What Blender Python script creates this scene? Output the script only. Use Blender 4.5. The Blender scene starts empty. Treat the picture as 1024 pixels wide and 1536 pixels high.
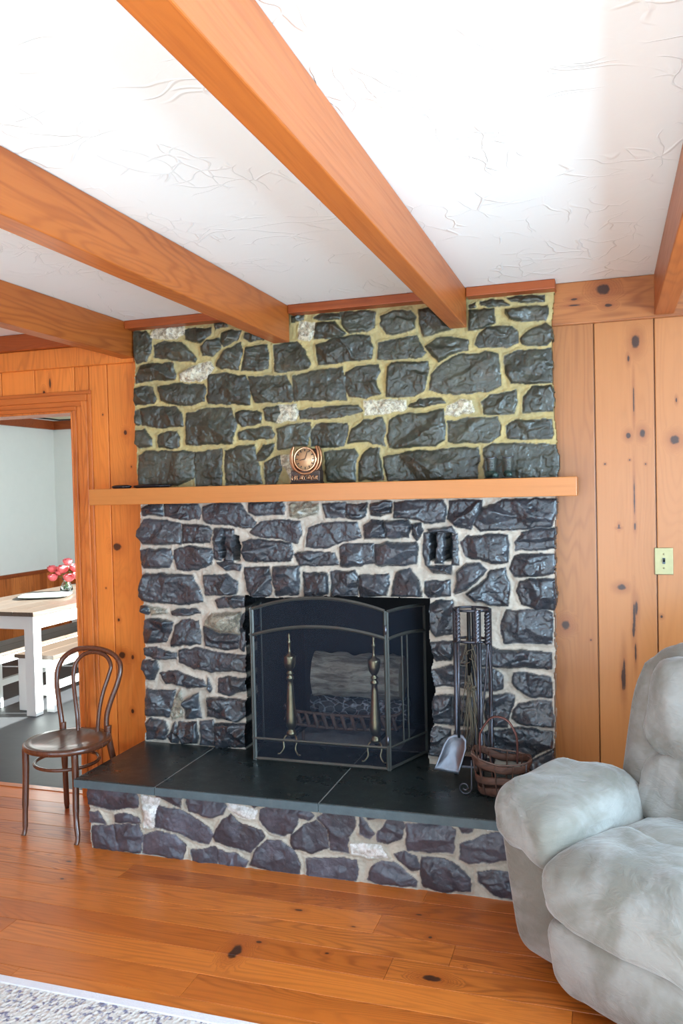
import bpy, bmesh, math, random
import numpy as np
from mathutils import Vector, Matrix
random.seed(7)
S = bpy.context.scene
COL = S.collection
pi = math.pi
# ------------------------------------------------------------------ camera
YAW, PITCH, ROLL = 17.9, -1.5, 1.35
CH, CD, FPX = 1.63, 3.82, 1240.0
_y, _p, _r = map(math.radians, (YAW, PITCH, ROLL))
CF = Vector((-math.sin(_y)*math.cos(_p), math.cos(_y)*math.cos(_p), math.sin(_p)))
_r0 = Vector((math.cos(_y), math.sin(_y), 0)); _u0 = _r0.cross(CF)
CR = _r0*math.cos(_r) - _u0*math.sin(_r)
CU = _u0*math.cos(_r) + _r0*math.sin(_r)
cam = bpy.data.cameras.new('camera'); co = bpy.data.objects.new('camera', cam); COL.objects.link(co)
co.matrix_world = Matrix(((CR.x, CU.x, -CF.x, 0), (CR.y, CU.y, -CF.y, -CD), (CR.z, CU.z, -CF.z, CH), (0, 0, 0, 1)))
cam.sensor_fit = 'VERTICAL'; cam.sensor_height = 36; cam.lens = 36*FPX/1536; cam.clip_start = .05
S.camera = co
def ray(px, py): return CF + CR*((px-512)/FPX) - CU*((py-768)/FPX)
def PY(px, py, y):          # measured photo point on the real plane y = const
    d = ray(px, py); t = (y+CD)/d.y
    return Vector((t*d.x, y, CH+t*d.z))
def PZ(px, py, z):
    d = ray(px, py); t = (z-CH)/d.z
    return Vector((t*d.x, t*d.y-CD, z))
# ------------------------------------------------------------------ node helpers
class NT:
    def __init__(s, name):
        s.m = bpy.data.materials.new(name); s.m.use_nodes = True
        s.t = s.m.node_tree; s.b = s.t.nodes['Principled BSDF']; s.pos = None
    def n(s, typ, **kw):
        nd = s.t.nodes.new('ShaderNode'+typ)
        for k, v in kw.items():
            if k.startswith('i_'):
                nd.inputs[int(k[2:])].default_value = v
            else: setattr(nd, k, v)
        return nd
    def l(s, a, b): s.t.links.new(a, b)
    def P(s):
        if not s.pos: s.pos = s.n('TexCoord').outputs['Object']
        return s.pos
    def math(s, op, a, b=None, c=None, clamp=False):
        nd = s.n('Math', operation=op); nd.use_clamp = clamp
        for i, v in enumerate((a, b, c)):
            if v is None: continue
            if isinstance(v, (int, float)): nd.inputs[i].default_value = v
            else: s.l(v, nd.inputs[i])
        return nd.outputs[0]
    def vmath(s, op, a, b=None):
        nd = s.n('VectorMath', operation=op)
        for i, v in enumerate((a, b)):
            if v is None: continue
            if isinstance(v, (tuple, list)): nd.inputs[i].default_value = v
            else: s.l(v, nd.inputs[i])
        return nd.outputs['Value'] if op in ('LENGTH', 'DOT_PRODUCT', 'DISTANCE') else nd.outputs[0]
    def noise(s, vec, scale=5., detail=3., rough=.5, dist=0., color=False):
        nd = s.n('TexNoise'); nd.inputs['Scale'].default_value = scale; nd.inputs['Detail'].default_value = detail
        nd.inputs['Roughness'].default_value = rough; nd.inputs['Distortion'].default_value = dist
        if vec is not None: s.l(vec, nd.inputs['Vector'])
        return nd.outputs['Color' if color else 'Fac']
    def rng(s, v, a, b, c=0., d=1., smooth=True):
        nd = s.n('MapRange'); nd.interpolation_type = 'SMOOTHSTEP' if smooth else 'LINEAR'
        s.l(v, nd.inputs[0])
        for i, x in enumerate((a, b, c, d)): nd.inputs[i+1].default_value = x
        return nd.outputs[0]
    def mix(s, f, a, b, mode='MIX'):
        nd = s.n('Mix', data_type='RGBA', blend_type=mode)
        for i, v in ((0, f), (6, a), (7, b)):
            if isinstance(v, (int, float)): nd.inputs[i].default_value = v
            elif isinstance(v, (tuple, list)): nd.inputs[i].default_value = (*v[:3], 1)
            else: s.l(v, nd.inputs[i])
        return nd.outputs[2]
    def bump(s, h, strength=.3, dist=.01, prev=None):
        nd = s.n('Bump'); nd.inputs['Strength'].default_value = strength; nd.inputs['Distance'].default_value = dist
        s.l(h, nd.inputs['Height'])
        if prev is not None: s.l(prev, nd.inputs['Normal'])
        return nd.outputs[0]
    def set(s, **kw):
        for k, v in kw.items():
            k = k.replace('_', ' ')
            if isinstance(v, (int, float)): s.b.inputs[k].default_value = v
            elif isinstance(v, (tuple, list)): s.b.inputs[k].default_value = (*v[:3], 1)
            else: s.l(v, s.b.inputs[k])
        return s.m
def lin(r, g, b):
    return tuple(((c/255)/12.92 if c/255 < .04045 else ((c/255+.055)/1.055)**2.4) for c in (r, g, b))
def simple(name, col, rough=.5, metal=0., var=.12, scale=12., bump=0., bs=60., **kw):
    m = NT(name); f = m.noise(m.P(), scale, 4, .6)
    c = m.mix(f, tuple(x*(1-var) for x in col), tuple(min(1, x*(1+var)) for x in col))
    if bump: m.set(Normal=m.bump(m.noise(m.P(), bs, 4), bump, .004))
    return m.set(Base_Color=c, Roughness=rough, Metallic=metal, **kw)
def wood(name, base, axis=2, across=14., dark=.55, rough=.4, knots=(), rand=.25, knotden=None, glow=.0, grain=1., coat=0.):
    """planed pine: grain streaks along axis, cathedral figure, knots; each board (mesh island) gets its own tone"""
    m = NT(name); P = m.P()
    isl = m.n('NewGeometry').outputs['Random Per Island']
    off = m.n('CombineXYZ')
    for i in range(3): m.l(m.math('MULTIPLY', isl, 37.+11*i), off.inputs[i])
    sc = [1., 1., 1.]; sc[axis] = .11
    pv = m.vmath('ADD', m.vmath('MULTIPLY', P, tuple(sc)), off.outputs[0])
    # knot masks
    kn = None; halo = None
    dn = m.noise(P, 30, 3, .6)
    for (kx, ky, kz, rx, ry, rz) in knots:
        d = m.vmath('MULTIPLY', m.vmath('SUBTRACT', P, (kx, ky, kz)), (1/rx, 1/ry, 1/rz))
        ln = m.math('ADD', m.vmath('LENGTH', d), m.math('MULTIPLY', m.math('SUBTRACT', dn, .5), 1.1))
        a = m.rng(ln, 1.15, .6); h = m.rng(ln, 3.4, .7)
        kn = a if kn is None else m.math('MAXIMUM', kn, a)
        halo = h if halo is None else m.math('MAXIMUM', halo, h)
    if knotden:
        sk = [1., 1., 1.]; sk[axis] = .45
        v = m.n('TexVoronoi'); v.inputs['Scale'].default_value = knotden; v.inputs['Randomness'].default_value = 1
        m.l(m.vmath('ADD', m.vmath('MULTIPLY', P, tuple(sk)), off.outputs[0]), v.inputs['Vector'])
        scn = m.n('SeparateColor'); m.l(v.outputs['Color'], scn.inputs[0]); gate = m.math('GREATER_THAN', scn.outputs[0], .6)
        dv = m.math('ADD', v.outputs['Distance'], m.math('MULTIPLY', m.math('SUBTRACT', dn, .5), .08))
        a = m.math('MULTIPLY', m.rng(dv, .065, .035), gate); h = m.math('MULTIPLY', m.rng(dv, .22, .03), gate)
        kn = a if kn is None else m.math('MAXIMUM', kn, a); halo = h if halo is None else m.math('MAXIMUM', halo, h)
    fig = m.noise(pv, 5., 2, .5, .3)
    if halo is not None: fig = m.math('ADD', fig, m.math('MULTIPLY', halo, .22))
    fig = m.math('ADD', fig, m.math('MULTIPLY', m.noise(m.vmath('MULTIPLY', pv, (6, 6, 6)), 5., 2), .03))
    rings = m.math('ABSOLUTE', m.math('SINE', m.math('MULTIPLY', fig, across*8.5)))
    rings = m.math('POWER', rings, 5.)
    rings = m.math('MULTIPLY', rings, m.rng(m.noise(pv, 3.1, 2), .35, .6, .25, 1.))
    sc2 = [90., 90., 90.]; sc2[axis] = 2.5
    fine = m.noise(m.vmath('ADD', m.vmath('MULTIPLY', P, tuple(sc2)), off.outputs[0]), 1., 3, .6)
    broad = m.noise(pv, 2.2, 2)
    dk = (base[0]*dark, base[1]*dark*.75, base[2]*dark*.6)
    c = m.mix(m.math('MULTIPLY', rings, .7*grain), base, dk)
    c = m.mix(m.math('MULTIPLY', m.rng(fine, .45, .75), .45*grain), c, dk)
    lt = tuple(min(1, x*1.25) for x in base)
    c = m.mix(m.math('MULTIPLY', m.rng(broad, .4, .7), .5), c, lt)
    tone = m.math('ADD', m.math('MULTIPLY', isl, rand), 1-rand/2)
    tc = m.n('CombineColor'); m.l(tone, tc.inputs[0]); m.l(m.math('POWER', tone, 1.5), tc.inputs[1]); m.l(m.math('POWER', tone, 2.0), tc.inputs[2])
    c = m.mix(1., c, tc.outputs[0], 'MULTIPLY')
    if kn is not None:
        c = m.mix(m.math('MULTIPLY', halo, .45), c, (base[0]*.55, base[1]*.33, base[2]*.25))
        c = m.mix(m.math('MULTIPLY', kn, .93), c, (.035, .012, .006))
    nb = m.bump(m.math('ADD', fine, m.math('MULTIPLY', rings, .5)), .12, .002)
    r = m.math('ADD', rough, m.math('MULTIPLY', m.math('SUBTRACT', fine, .5), .15))
    return m.set(Base_Color=c, Roughness=r, Normal=nb, Coat_Weight=coat, Coat_Roughness=.22)
# ------------------------------------------------------------------ mesh helpers
def catmull(pts, n=8, closed=False):
    P = [Vector(p) for p in pts]; out = []; N = len(P)
    rng_ = range(N) if closed else range(N-1)
    for i in rng_:
        if closed: a, b, c, d = P[(i-1) % N], P[i], P[(i+1) % N], P[(i+2) % N]
        else: a, b, c, d = P[max(i-1, 0)], P[i], P[i+1], P[min(i+2, N-1)]
        for k in range(n):
            t = k/n
            out.append(.5*((2*b)+(c-a)*t+(2*a-5*b+4*c-d)*t*t+(3*b-a-3*c+d)*t**3))
    if not closed: out.append(P[-1])
    return out
class MB:
    def __init__(s): s.v = []; s.f = []; s.mi = []; s.cur = 0; s.sm = []
    def add(s, vs, fs, smooth=False):
        o = len(s.v); s.v += [Vector(v) for v in vs]
        for f in fs: s.f.append([i+o for i in f]); s.mi.append(s.cur); s.sm.append(smooth)
        return s
    def box(s, c, sz, rot=None, taper=1.):
        c = Vector(c); h = Vector(sz)/2; vs = []
        for z in (-1, 1):
            t = taper if z < 0 else 1.
            for y in (-1, 1):
                for x in (-1, 1):
                    p = Vector((x*h.x*t, y*h.y*t, z*h.z))
                    if rot is not None: p = rot @ p
                    vs.append(c+p)
        return s.add(vs, [(0, 2, 3, 1), (4, 5, 7, 6), (0, 1, 5, 4), (2, 6, 7, 3), (0, 4, 6, 2), (1, 3, 7, 5)])
    def bx(s, x0, x1, y0, y1, z0, z1): return s.box(((x0+x1)/2, (y0+y1)/2, (z0+z1)/2), (x1-x0, y1-y0, z1-z0))
    def tube(s, pts, r, n=10, closed=False, flat=None, smooth=True):
        P = [Vector(p) for p in pts]; N = len(P)
        R = r if isinstance(r, (list, tuple)) else [r]*N
        if len(R) != N: R = [R[0]+(R[-1]-R[0])*i/(N-1) for i in range(N)]
        rings = []; up = None
        for i in range(N):
            if closed: t = P[(i+1) % N]-P[i-1]
            else: t = P[min(i+1, N-1)]-P[max(i-1, 0)]
            t.normalize()
            if up is None: up = Vector((0, 0, 1)) if abs(t.z) < .9 else Vector((0, 1, 0))
            side = t.cross(up)
            if side.length < 1e-5: side = t.orthogonal()
            side.normalize(); up = side.cross(t).normalized()
            a, b = (1, 1) if flat is None else flat
            rings.append([P[i]+(side*math.cos(2*pi*k/n)*a+up*math.sin(2*pi*k/n)*b)*R[i] for k in range(n)])
        vs = [v for q in rings for v in q]; fs = []
        for i in range(N if closed else N-1):
            j = (i+1) % N
            for k in range(n): fs.append((i*n+k, i*n+(k+1) % n, j*n+(k+1) % n, j*n+k))
        if not closed:
            fs.append(tuple(range(n))[::-1]); fs.append(tuple((N-1)*n+k for k in range(n)))
        return s.add(vs, fs, smooth)
    def lathe(s, prof, c=(0, 0, 0), n=24, rot=None, sx=1., sy=1., cap=True):
        c = Vector(c); vs = []
        for (r, z) in prof:
            for k in range(n):
                p = Vector((r*math.cos(2*pi*k/n)*sx, r*math.sin(2*pi*k/n)*sy, z))
                if rot is not None: p = rot @ p
                vs.append(c+p)
        fs = []
        for i in range(len(prof)-1):
            for k in range(n): fs.append((i*n+k, i*n+(k+1) % n, (i+1)*n+(k+1) % n, (i+1)*n+k))
        if cap: fs.append(tuple(range(n))[::-1]); fs.append(tuple((len(prof)-1)*n+k for k in range(n)))
        return s.add(vs, fs, True)
    def prism(s, poly, d):      # polygon (3d points) extruded by vector d
        n = len(poly); d = Vector(d); vs = [Vector(p) for p in poly]+[Vector(p)+d for p in poly]
        return s.add(vs, [tuple(range(n)), tuple(range(n, 2*n))[::-1]]+[(i, i+n, (i+1) % n+n, (i+1) % n) for i in range(n)])
    def build(s, name, mats, parent=None, bevel=0., subsurf=0, loc=None, seg=2):
        mats = mats if isinstance(mats, (list, tuple)) else [mats]
        me = bpy.data.meshes.new(name)
        org = Vector(loc) if loc is not None else Vector((0, 0, 0))
        me.from_pydata([v-org for v in s.v], [], s.f)
        for m in mats: me.materials.append(m)
        me.polygons.foreach_set('material_index', s.mi); me.polygons.foreach_set('use_smooth', s.sm)
        b = bmesh.new(); b.from_mesh(me); bmesh.ops.recalc_face_normals(b, faces=b.faces); b.to_mesh(me); b.free()
        o = bpy.data.objects.new(name, me); COL.objects.link(o); o.location = org
        if bevel:
            md = o.modifiers.new('bevel', 'BEVEL'); md.width = bevel; md.segments = seg; md.limit_method = 'ANGLE'; md.angle_limit = .6
        if subsurf:
            md = o.modifiers.new('sub', 'SUBSURF'); md.levels = md.render_levels = subsurf
        par(o, parent); return o
def wloc(o):
    l = Vector(o.location)
    while o.parent: o = o.parent; l = l+Vector(o.location)
    return l
def par(o, parent):
    if parent is not None:
        # roots are unrotated at build time: local offset = world offset
        base = parent
        o.parent = parent
        acc = Vector((0, 0, 0)); q = parent
        while q is not None: acc += Vector(q.location); q = q.parent
        o.location = Vector(o.location)-acc
def tag(o, label, cat, group=None, kind=None):
    o['label'] = label
    if cat: o['category'] = cat
    if group: o['group'] = group
    if kind: o['kind'] = kind
    return o
def thing(name, loc, label, cat, group=None):
    o = bpy.data.objects.new(name, None); COL.objects.link(o); o.location = loc; o.empty_display_size = .1
    return tag(o, label, cat, group)
def struct(name, mb, m, bevel=0.):
    o = mb.build(name, m, bevel=bevel); o['kind'] = 'structure'; return o
def copytree(o, parent=None):
    c = o.copy(); COL.objects.link(c); c.parent = parent
    for ch in list(o.children): copytree(ch, c)
    return c
# ------------------------------------------------------------------ stonework
def vnoise(x, y, seed, freq):
    rs = np.random.RandomState(seed); G = rs.rand(64, 64)*2-1
    X = x*freq+seed*1.37+500; Y = y*freq+seed*2.11+500
    xi = np.floor(X).astype(int); yi = np.floor(Y).astype(int); fx = X-xi; fy = Y-yi
    fx = fx*fx*(3-2*fx); fy = fy*fy*(3-2*fy)
    g = lambda a, b: G[a % 64, b % 64]
    return (g(xi, yi)*(1-fx)+g(xi+1, yi)*fx)*(1-fy)+(g(xi, yi+1)*(1-fx)+g(xi+1, yi+1)*fx)*fy
def fbm(x, y, seed, f, o=3, k=.5):
    r = 0; a = 1
    for i in range(o): r = r+a*vnoise(x, y, seed+i*7, f*2**i); a *= k
    return r
def sdist(px, pz, poly):    # signed distance, positive inside
    n = len(poly); d = np.full(px.shape, 1e9); ins = np.zeros(px.shape, bool)
    for i in range(n):
        x0, y0 = poly[i]; x1, y1 = poly[(i+1) % n]
        ex, ey = x1-x0, y1-y0; L = ex*ex+ey*ey+1e-12
        t = np.clip(((px-x0)*ex+(pz-y0)*ey)/L, 0, 1)
        d = np.minimum(d, (px-x0-t*ex)**2+(pz-y0-t*ey)**2)
        if y0 != y1:
            c = ((y0 > pz) != (y1 > pz)) & (px < (x1-x0)*(pz-y0)/(y1-y0)+x0); ins ^= c
    return np.where(ins, np.sqrt(d), -np.sqrt(d))
def stonefield(name, stones, region, holes, slots, rect, toW, mat, parent, base, rise, res=.004, seed=1, skirt=.02, rough=1., grow=.0035):
    """one mesh of rubble stones bedded in mortar. stones: (kind, [(u,v)..]); toW(u, v, h) gives world points; h = relief above the wall line"""
    u0, u1, v0, v1 = rect
    nu = int((u1-u0)/res)+1; nv = int((v1-v0)/res)+1
    U, V = np.meshgrid(np.linspace(u0, u1, nu), np.linspace(v0, v1, nv))
    Uw = U+.0045*fbm(U, V, seed+50, 28, 3); Vw = V+.0045*fbm(U, V, seed+90, 28, 3)
    D = np.full(U.shape, -1.); ID = np.full(U.shape, -1)
    Hs = np.zeros(U.shape); rs = np.random.RandomState(seed)
    tint = np.zeros(U.shape); light = np.zeros(U.shape)
    for k, (kind, poly) in enumerate(stones):
        xs = [p[0] for p in poly]; ys = [p[1] for p in poly]; pad = .03
        i0, i1 = max(0, int((min(xs)-pad-u0)/res)), min(nu, int((max(xs)+pad-u0)/res)+2)
        j0, j1 = max(0, int((min(ys)-pad-v0)/res)), min(nv, int((max(ys)+pad-v0)/res)+2)
        tn = rs.rand(); H = rise*(.75+.5*rs.rand()); cx, cy = sum(xs)/len(xs), sum(ys)/len(ys)
        sz_ = min(.12, max(.03, .5*min(max(xs)-min(xs), max(ys)-min(ys))))
        pl = [(H*(.85+.4*rs.rand()), rs.randn()*.42*H/sz_, rs.randn()*.55*H/sz_, (rs.rand()-.5)*(max(xs)-min(xs))*.7, (rs.rand()-.5)*(max(ys)-min(ys))*.7) for _ in range(14)]
        if i1 <= i0 or j1 <= j0: continue
        sl = (slice(j0, j1), slice(i0, i1)); X, Y = Uw[sl], Vw[sl]
        d = sdist(X, Y, poly)+grow
        h = np.full(X.shape, 1e9)
        hb = np.full(X.shape, 1e9)
        for q_, (a, gx, gy, ox, oy) in enumerate(pl):
            pq = a+1.25*(gx*(X-cx-ox)+gy*(Y-cy-oy))
            if q_ % 2: h = np.minimum(h, pq)
            else: hb = np.minimum(hb, pq)
        h = np.clip(np.maximum(h, hb), .35*H, H*1.4)
        g_ = fbm(X, Y, seed+k, 13, 4, .55); h = h+rough*(.0045*np.round(g_*1.6)/1.6+.0022*g_+.001*fbm(X, Y, seed+k+3, 60, 2))
        h = np.maximum(h, .12*H)
        e = 1-np.exp(-np.maximum(d, 0)/.005)
        h = h*e
        m = d > D[sl]
        D[sl] = np.where(m, d, D[sl]); ID[sl] = np.where(m, k, ID[sl]); Hs[sl] = np.where(m, h, Hs[sl])
        tint[sl] = np.where(m, tn, tint[sl]); light[sl] = np.where(m, 1. if kind == 'L' else (.5 if kind == 'M' else 0.), light[sl])
    mort = base+.004-.007*np.clip(-D/.014, 0, 1)+.003*fbm(U, V, seed+200, 14, 3)+.0016*fbm(U, V, seed+230, 90, 2)
    inside = D > 0
    Hh = np.where(inside, base-.002+Hs, mort+.004*np.exp(np.minimum(D, 0)/.006)*0)
    keep = inside | (sdist(Uw, Vw, region) > 0) if not isinstance(region[0], list) else inside | np.any([sdist(Uw, Vw, r) > 0 for r in region], axis=0)
    sm = np.zeros(U.shape)
    for hp in holes: keep &= ~(sdist(Uw, Vw, hp) > 0)
    for sp in slots:
        q = sdist(Uw, Vw, sp) > 0; Hh = np.where(q, base-.14, Hh); sm = np.where(q, 1., sm)
    mask = np.clip(D/.003+.5, 0, 1)
    cell = keep[:-1, :-1] & keep[1:, :-1] & keep[:-1, 1:] & keep[1:, 1:]
    used = np.zeros(U.shape, bool)
    for a in (slice(None, -1), slice(1, None)):
        for b in (slice(None, -1), slice(1, None)): used[a, b] |= cell
    idx = np.full(U.shape, -1); idx[used] = np.arange(used.sum())
    W = toW(U[used], V[used], Hh[used])
    jj, ii = np.nonzero(cell)
    F = np.stack([idx[jj, ii], idx[jj, ii+1], idx[jj+1, ii+1], idx[jj+1, ii]], 1)
    # skirt that closes the edges back into the wall
    back = {}; ev = []; ef = []; nb = len(W)
    B = toW(U[used], V[used], np.full(int(used.sum()), -skirt))
    def bk(i):
        if i not in back: back[i] = nb+len(ev); ev.append(i)
        return back[i]
    cp = np.pad(cell, 1)
    for dj, di, e in ((0, -1, ((0, 0), (1, 0))), (0, 1, ((1, 1), (0, 1))), (-1, 0, ((0, 1), (0, 0))), (1, 0, ((1, 0), (1, 1)))):
        bd = cell & ~cp[1+dj:cp.shape[0]-1+dj, 1+di:cp.shape[1]-1+di]
        for j, i in zip(*np.nonzero(bd)):
            a = int(idx[j+e[0][0], i+e[0][1]]); b = int(idx[j+e[1][0], i+e[1][1]])
            ef.append((b, a, bk(a), bk(b)))
    allv = np.concatenate([W, B[ev]]) if ev else W
    allf = np.concatenate([F, np.array(ef)]) if ef else F
    me = bpy.data.meshes.new(name)
    me.vertices.add(len(allv)); me.vertices.foreach_set('co', allv.astype(np.float32).ravel())
    me.loops.add(len(allf)*4); me.loops.foreach_set('vertex_index', allf.astype(np.int32).ravel())
    me.polygons.add(len(allf)); me.polygons.foreach_set('loop_start', np.arange(0, len(allf)*4, 4, dtype=np.int32))
    me.polygons.foreach_set('use_smooth', np.ones(len(allf), bool))
    me.update(calc_edges=True); me.validate()
    for nm, arr in (('stone', mask), ('tint', tint), ('pale', light), ('soot', sm)):
        at = me.attributes.new(nm, 'FLOAT', 'POINT'); q = arr[used]; at.data.foreach_set('value', np.concatenate([q, q[ev]]).astype(np.float32))
    me.materials.append(mat)
    o = bpy.data.objects.new(name, me); COL.objects.link(o); par(o, parent); return o
def stone_mat(name, dark, dark2, mortar, mortar2, rough=(.3, .62), pl=((.60, .54, .38), (.26, .22, .15))):
    m = NT(name); P = m.P()
    at = lambda n_: (lambda nd: nd.outputs['Fac'])(m.n('Attribute', attribute_name=n_))
    n1 = m.noise(P, 9, 5, .62); n2 = m.noise(P, 46, 5, .65); n3 = m.noise(P, 160, 3, .6)
    a = m.mix(at('tint'), dark, dark2)
    a = m.mix(m.math('MULTIPLY', m.rng(n1, .45, .7), .55), a, tuple(x*1.8 for x in dark2))
    a = m.mix(m.math('MULTIPLY', m.rng(n2, .5, .75), .5), a, tuple(x*.35 for x in dark))
    a = m.mix(m.math('MULTIPLY', m.rng(m.noise(P, 5, 4, .7), .58, .72), .35), a, (.10, .065, .04))
    pale = m.mix(m.rng(n2, .4, .62), *pl)
    pale = m.mix(m.math('MULTIPLY', m.rng(n3, .5, .7), .5), pale, (.85, .82, .74))
    a = m.mix(at('pale'), a, pale)
    mo = m.mix(m.rng(n1, .35, .65), mortar, mortar2)
    mo = m.mix(m.math('MULTIPLY', m.rng(n3, .45, .75), .3), mo, tuple(x*.55 for x in mortar))
    c = m.mix(at('stone'), mo, a); c = m.mix(at('soot'), c, (.006, .006, .006))
    r = m.rng(n2, .3, .7, rough[0], rough[1]); r = m.math('ADD', r, m.math('MULTIPLY', m.math('SUBTRACT', 1., at('stone')), .35))
    b = m.bump(m.math('ADD', n2, m.math('MULTIPLY', n3, .5)), .22, .004)
    vo = m.n('TexVoronoi'); vo.feature = 'DISTANCE_TO_EDGE'; vo.inputs['Scale'].default_value = 26
    m.l(m.vmath('ADD', P, m.vmath('MULTIPLY', m.noise(P, 12, 3, .6, 0, True), (.09, .09, .09))), vo.inputs['Vector'])
    b = m.bump(m.math('MULTIPLY', m.rng(vo.outputs['Distance'], 0, .12), at('stone')), .12, .004, b)
    return m.set(Base_Color=c, Roughness=r, Normal=b, Specular_IOR_Level=.75)
def stones(txt, ox, oy, s, y):
    out = []
    for ln in txt.strip().splitlines():
        t = ln.split(); kind = 'S'
        if t[0] in 'LM': kind = t[0]; t = t[1:]
        pts = []
        for q in t:
            a, b = q.split(','); p = PY(ox+float(a)/s, oy+float(b)/s, y); pts.append((p.x, p.z))
        out.append((kind, pts))
    return out
A_ = """48,228 105,228 130,262 125,330 108,368 60,370 50,320
L 120,255 150,215 205,208 275,205 285,235 240,262 180,262
280,225 330,213 400,215 395,240 350,285 310,270 285,262
140,290 190,275 265,278 310,320 335,355 325,365 225,360 145,345
355,300 380,270 440,262 445,300 410,340 360,340
450,240 490,222 535,225 525,260 460,300 445,280
415,190 470,188 475,210 420,218
425,385 455,320 535,275 540,330 525,400 445,400
540,405 560,300 650,292 662,330 660,395 610,408
555,235 600,240 640,265 575,272 552,262
683,290 790,275 830,320 850,370 845,390 740,415 690,412
765,160 825,155 820,178 770,185
865,165 905,145 985,145 985,168 900,178
L 800,190 870,188 880,225 850,270 800,265
875,190 960,185 1010,235 975,262 905,255 870,262
880,290 955,262 1054,245 1119,245 1134,300 1129,350 964,372 890,375 880,330
55,430 80,385 130,378 225,372 242,430 235,445 130,450 60,465
L 262,425 320,385 400,368 412,395 380,440 350,452 265,455
55,490 90,478 135,480 150,540 140,555 60,562 50,540
158,480 240,465 365,470 375,490 370,545 300,565 260,565 175,540
385,425 470,420 555,430 575,470 577,560 385,557
570,435 740,432 765,480 778,535 765,545 605,552 585,520
768,435 850,408 995,390 1010,430 1012,540 780,543
52,590 75,582 85,650 60,655 50,620
80,580 150,568 235,570 265,600 275,655 180,667 90,655
285,600 380,580 490,575 515,640 495,740 290,742
515,600 540,590 610,588 630,600 625,645 540,657 515,640
640,580 710,563 725,600 700,640 650,635
L 705,563 785,560 795,600 780,630 695,640 715,600
798,590 860,575 1070,560 1085,590 1064,600 964,620 800,625
58,680 100,675 135,715 135,750 75,758 55,740
160,700 200,682 245,685 260,715 255,750 220,762 165,755
522,690 560,672 675,662 688,700 680,715 530,722
700,670 780,648 850,640 853,680 835,745 705,765
853,690 880,647 1017,645 1020,700 1005,745 960,755 855,750
75,790 110,775 230,772 320,775 330,810 320,900 250,930 68,930
325,775 450,765 450,830 445,930 330,930
465,770 530,750 600,745 605,790 615,840 635,920 465,930
610,790 640,745 690,738 685,770 640,815 612,818
640,830 710,790 725,850 690,930 650,930
L 715,790 785,790 790,925 770,925 740,850 720,830
915,775 1049,762 1064,790 1052,910 1040,915 930,910"""
B_ = """25,140 130,133 185,140 182,210 150,228 65,235 30,190
208,160 270,135 340,132 365,165 362,215 300,232 235,242 208,200
375,130 430,118 500,190 530,215 470,232 400,250 385,200
608,105 640,98 635,120 610,125
660,95 700,82 760,85 788,108 700,115 660,108
780,75 850,65 950,62 950,90 870,95 800,90
608,135 720,125 728,190 650,218 608,222
770,130 860,115 965,110 968,150 960,178 850,182 790,172
195,280 280,262 368,245 385,290 410,325 390,345 280,355 190,355
410,300 460,260 530,252 600,270 608,310 520,335 470,365 430,330
638,290 655,240 690,208 800,202 830,230 835,275 780,298 650,300
845,260 880,225 960,195 985,215 992,260 960,288 880,292 850,285
425,495 440,420 490,370 560,335 680,322 735,330 748,380 750,470 700,500 580,512 490,512
765,340 830,315 975,308 988,360 985,460 880,468 800,460 775,420
50,415 90,390 190,380 200,410 185,450 205,510 140,530 60,520 48,480
235,390 260,372 420,368 422,420 400,500 360,520 232,528
L 130,545 320,540 325,580 240,600 135,605
335,570 380,535 480,530 500,550 400,567 340,575
L 500,610 510,570 560,540 620,545 635,590 600,602
665,550 700,520 800,500 825,495 828,560 815,600 740,608 680,600
860,520 890,480 980,475 992,500 990,592 855,598
60,735 75,670 130,630 215,618 225,660 222,745 150,730
245,630 300,605 420,598 490,583 500,640 495,720 460,745 330,755 245,755 238,700
512,640 600,622 740,618 752,660 755,700 700,732 560,735 512,732
780,660 820,630 985,628 990,700 980,715 850,718 785,712
105,900 120,790 160,758 200,760 205,800 220,900 110,905
220,800 330,775 420,770 520,758 650,758 655,820 640,900 460,905 240,908 222,840
675,760 720,735 900,740 1000,745 1018,800 1010,900 760,905 680,900"""
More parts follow.
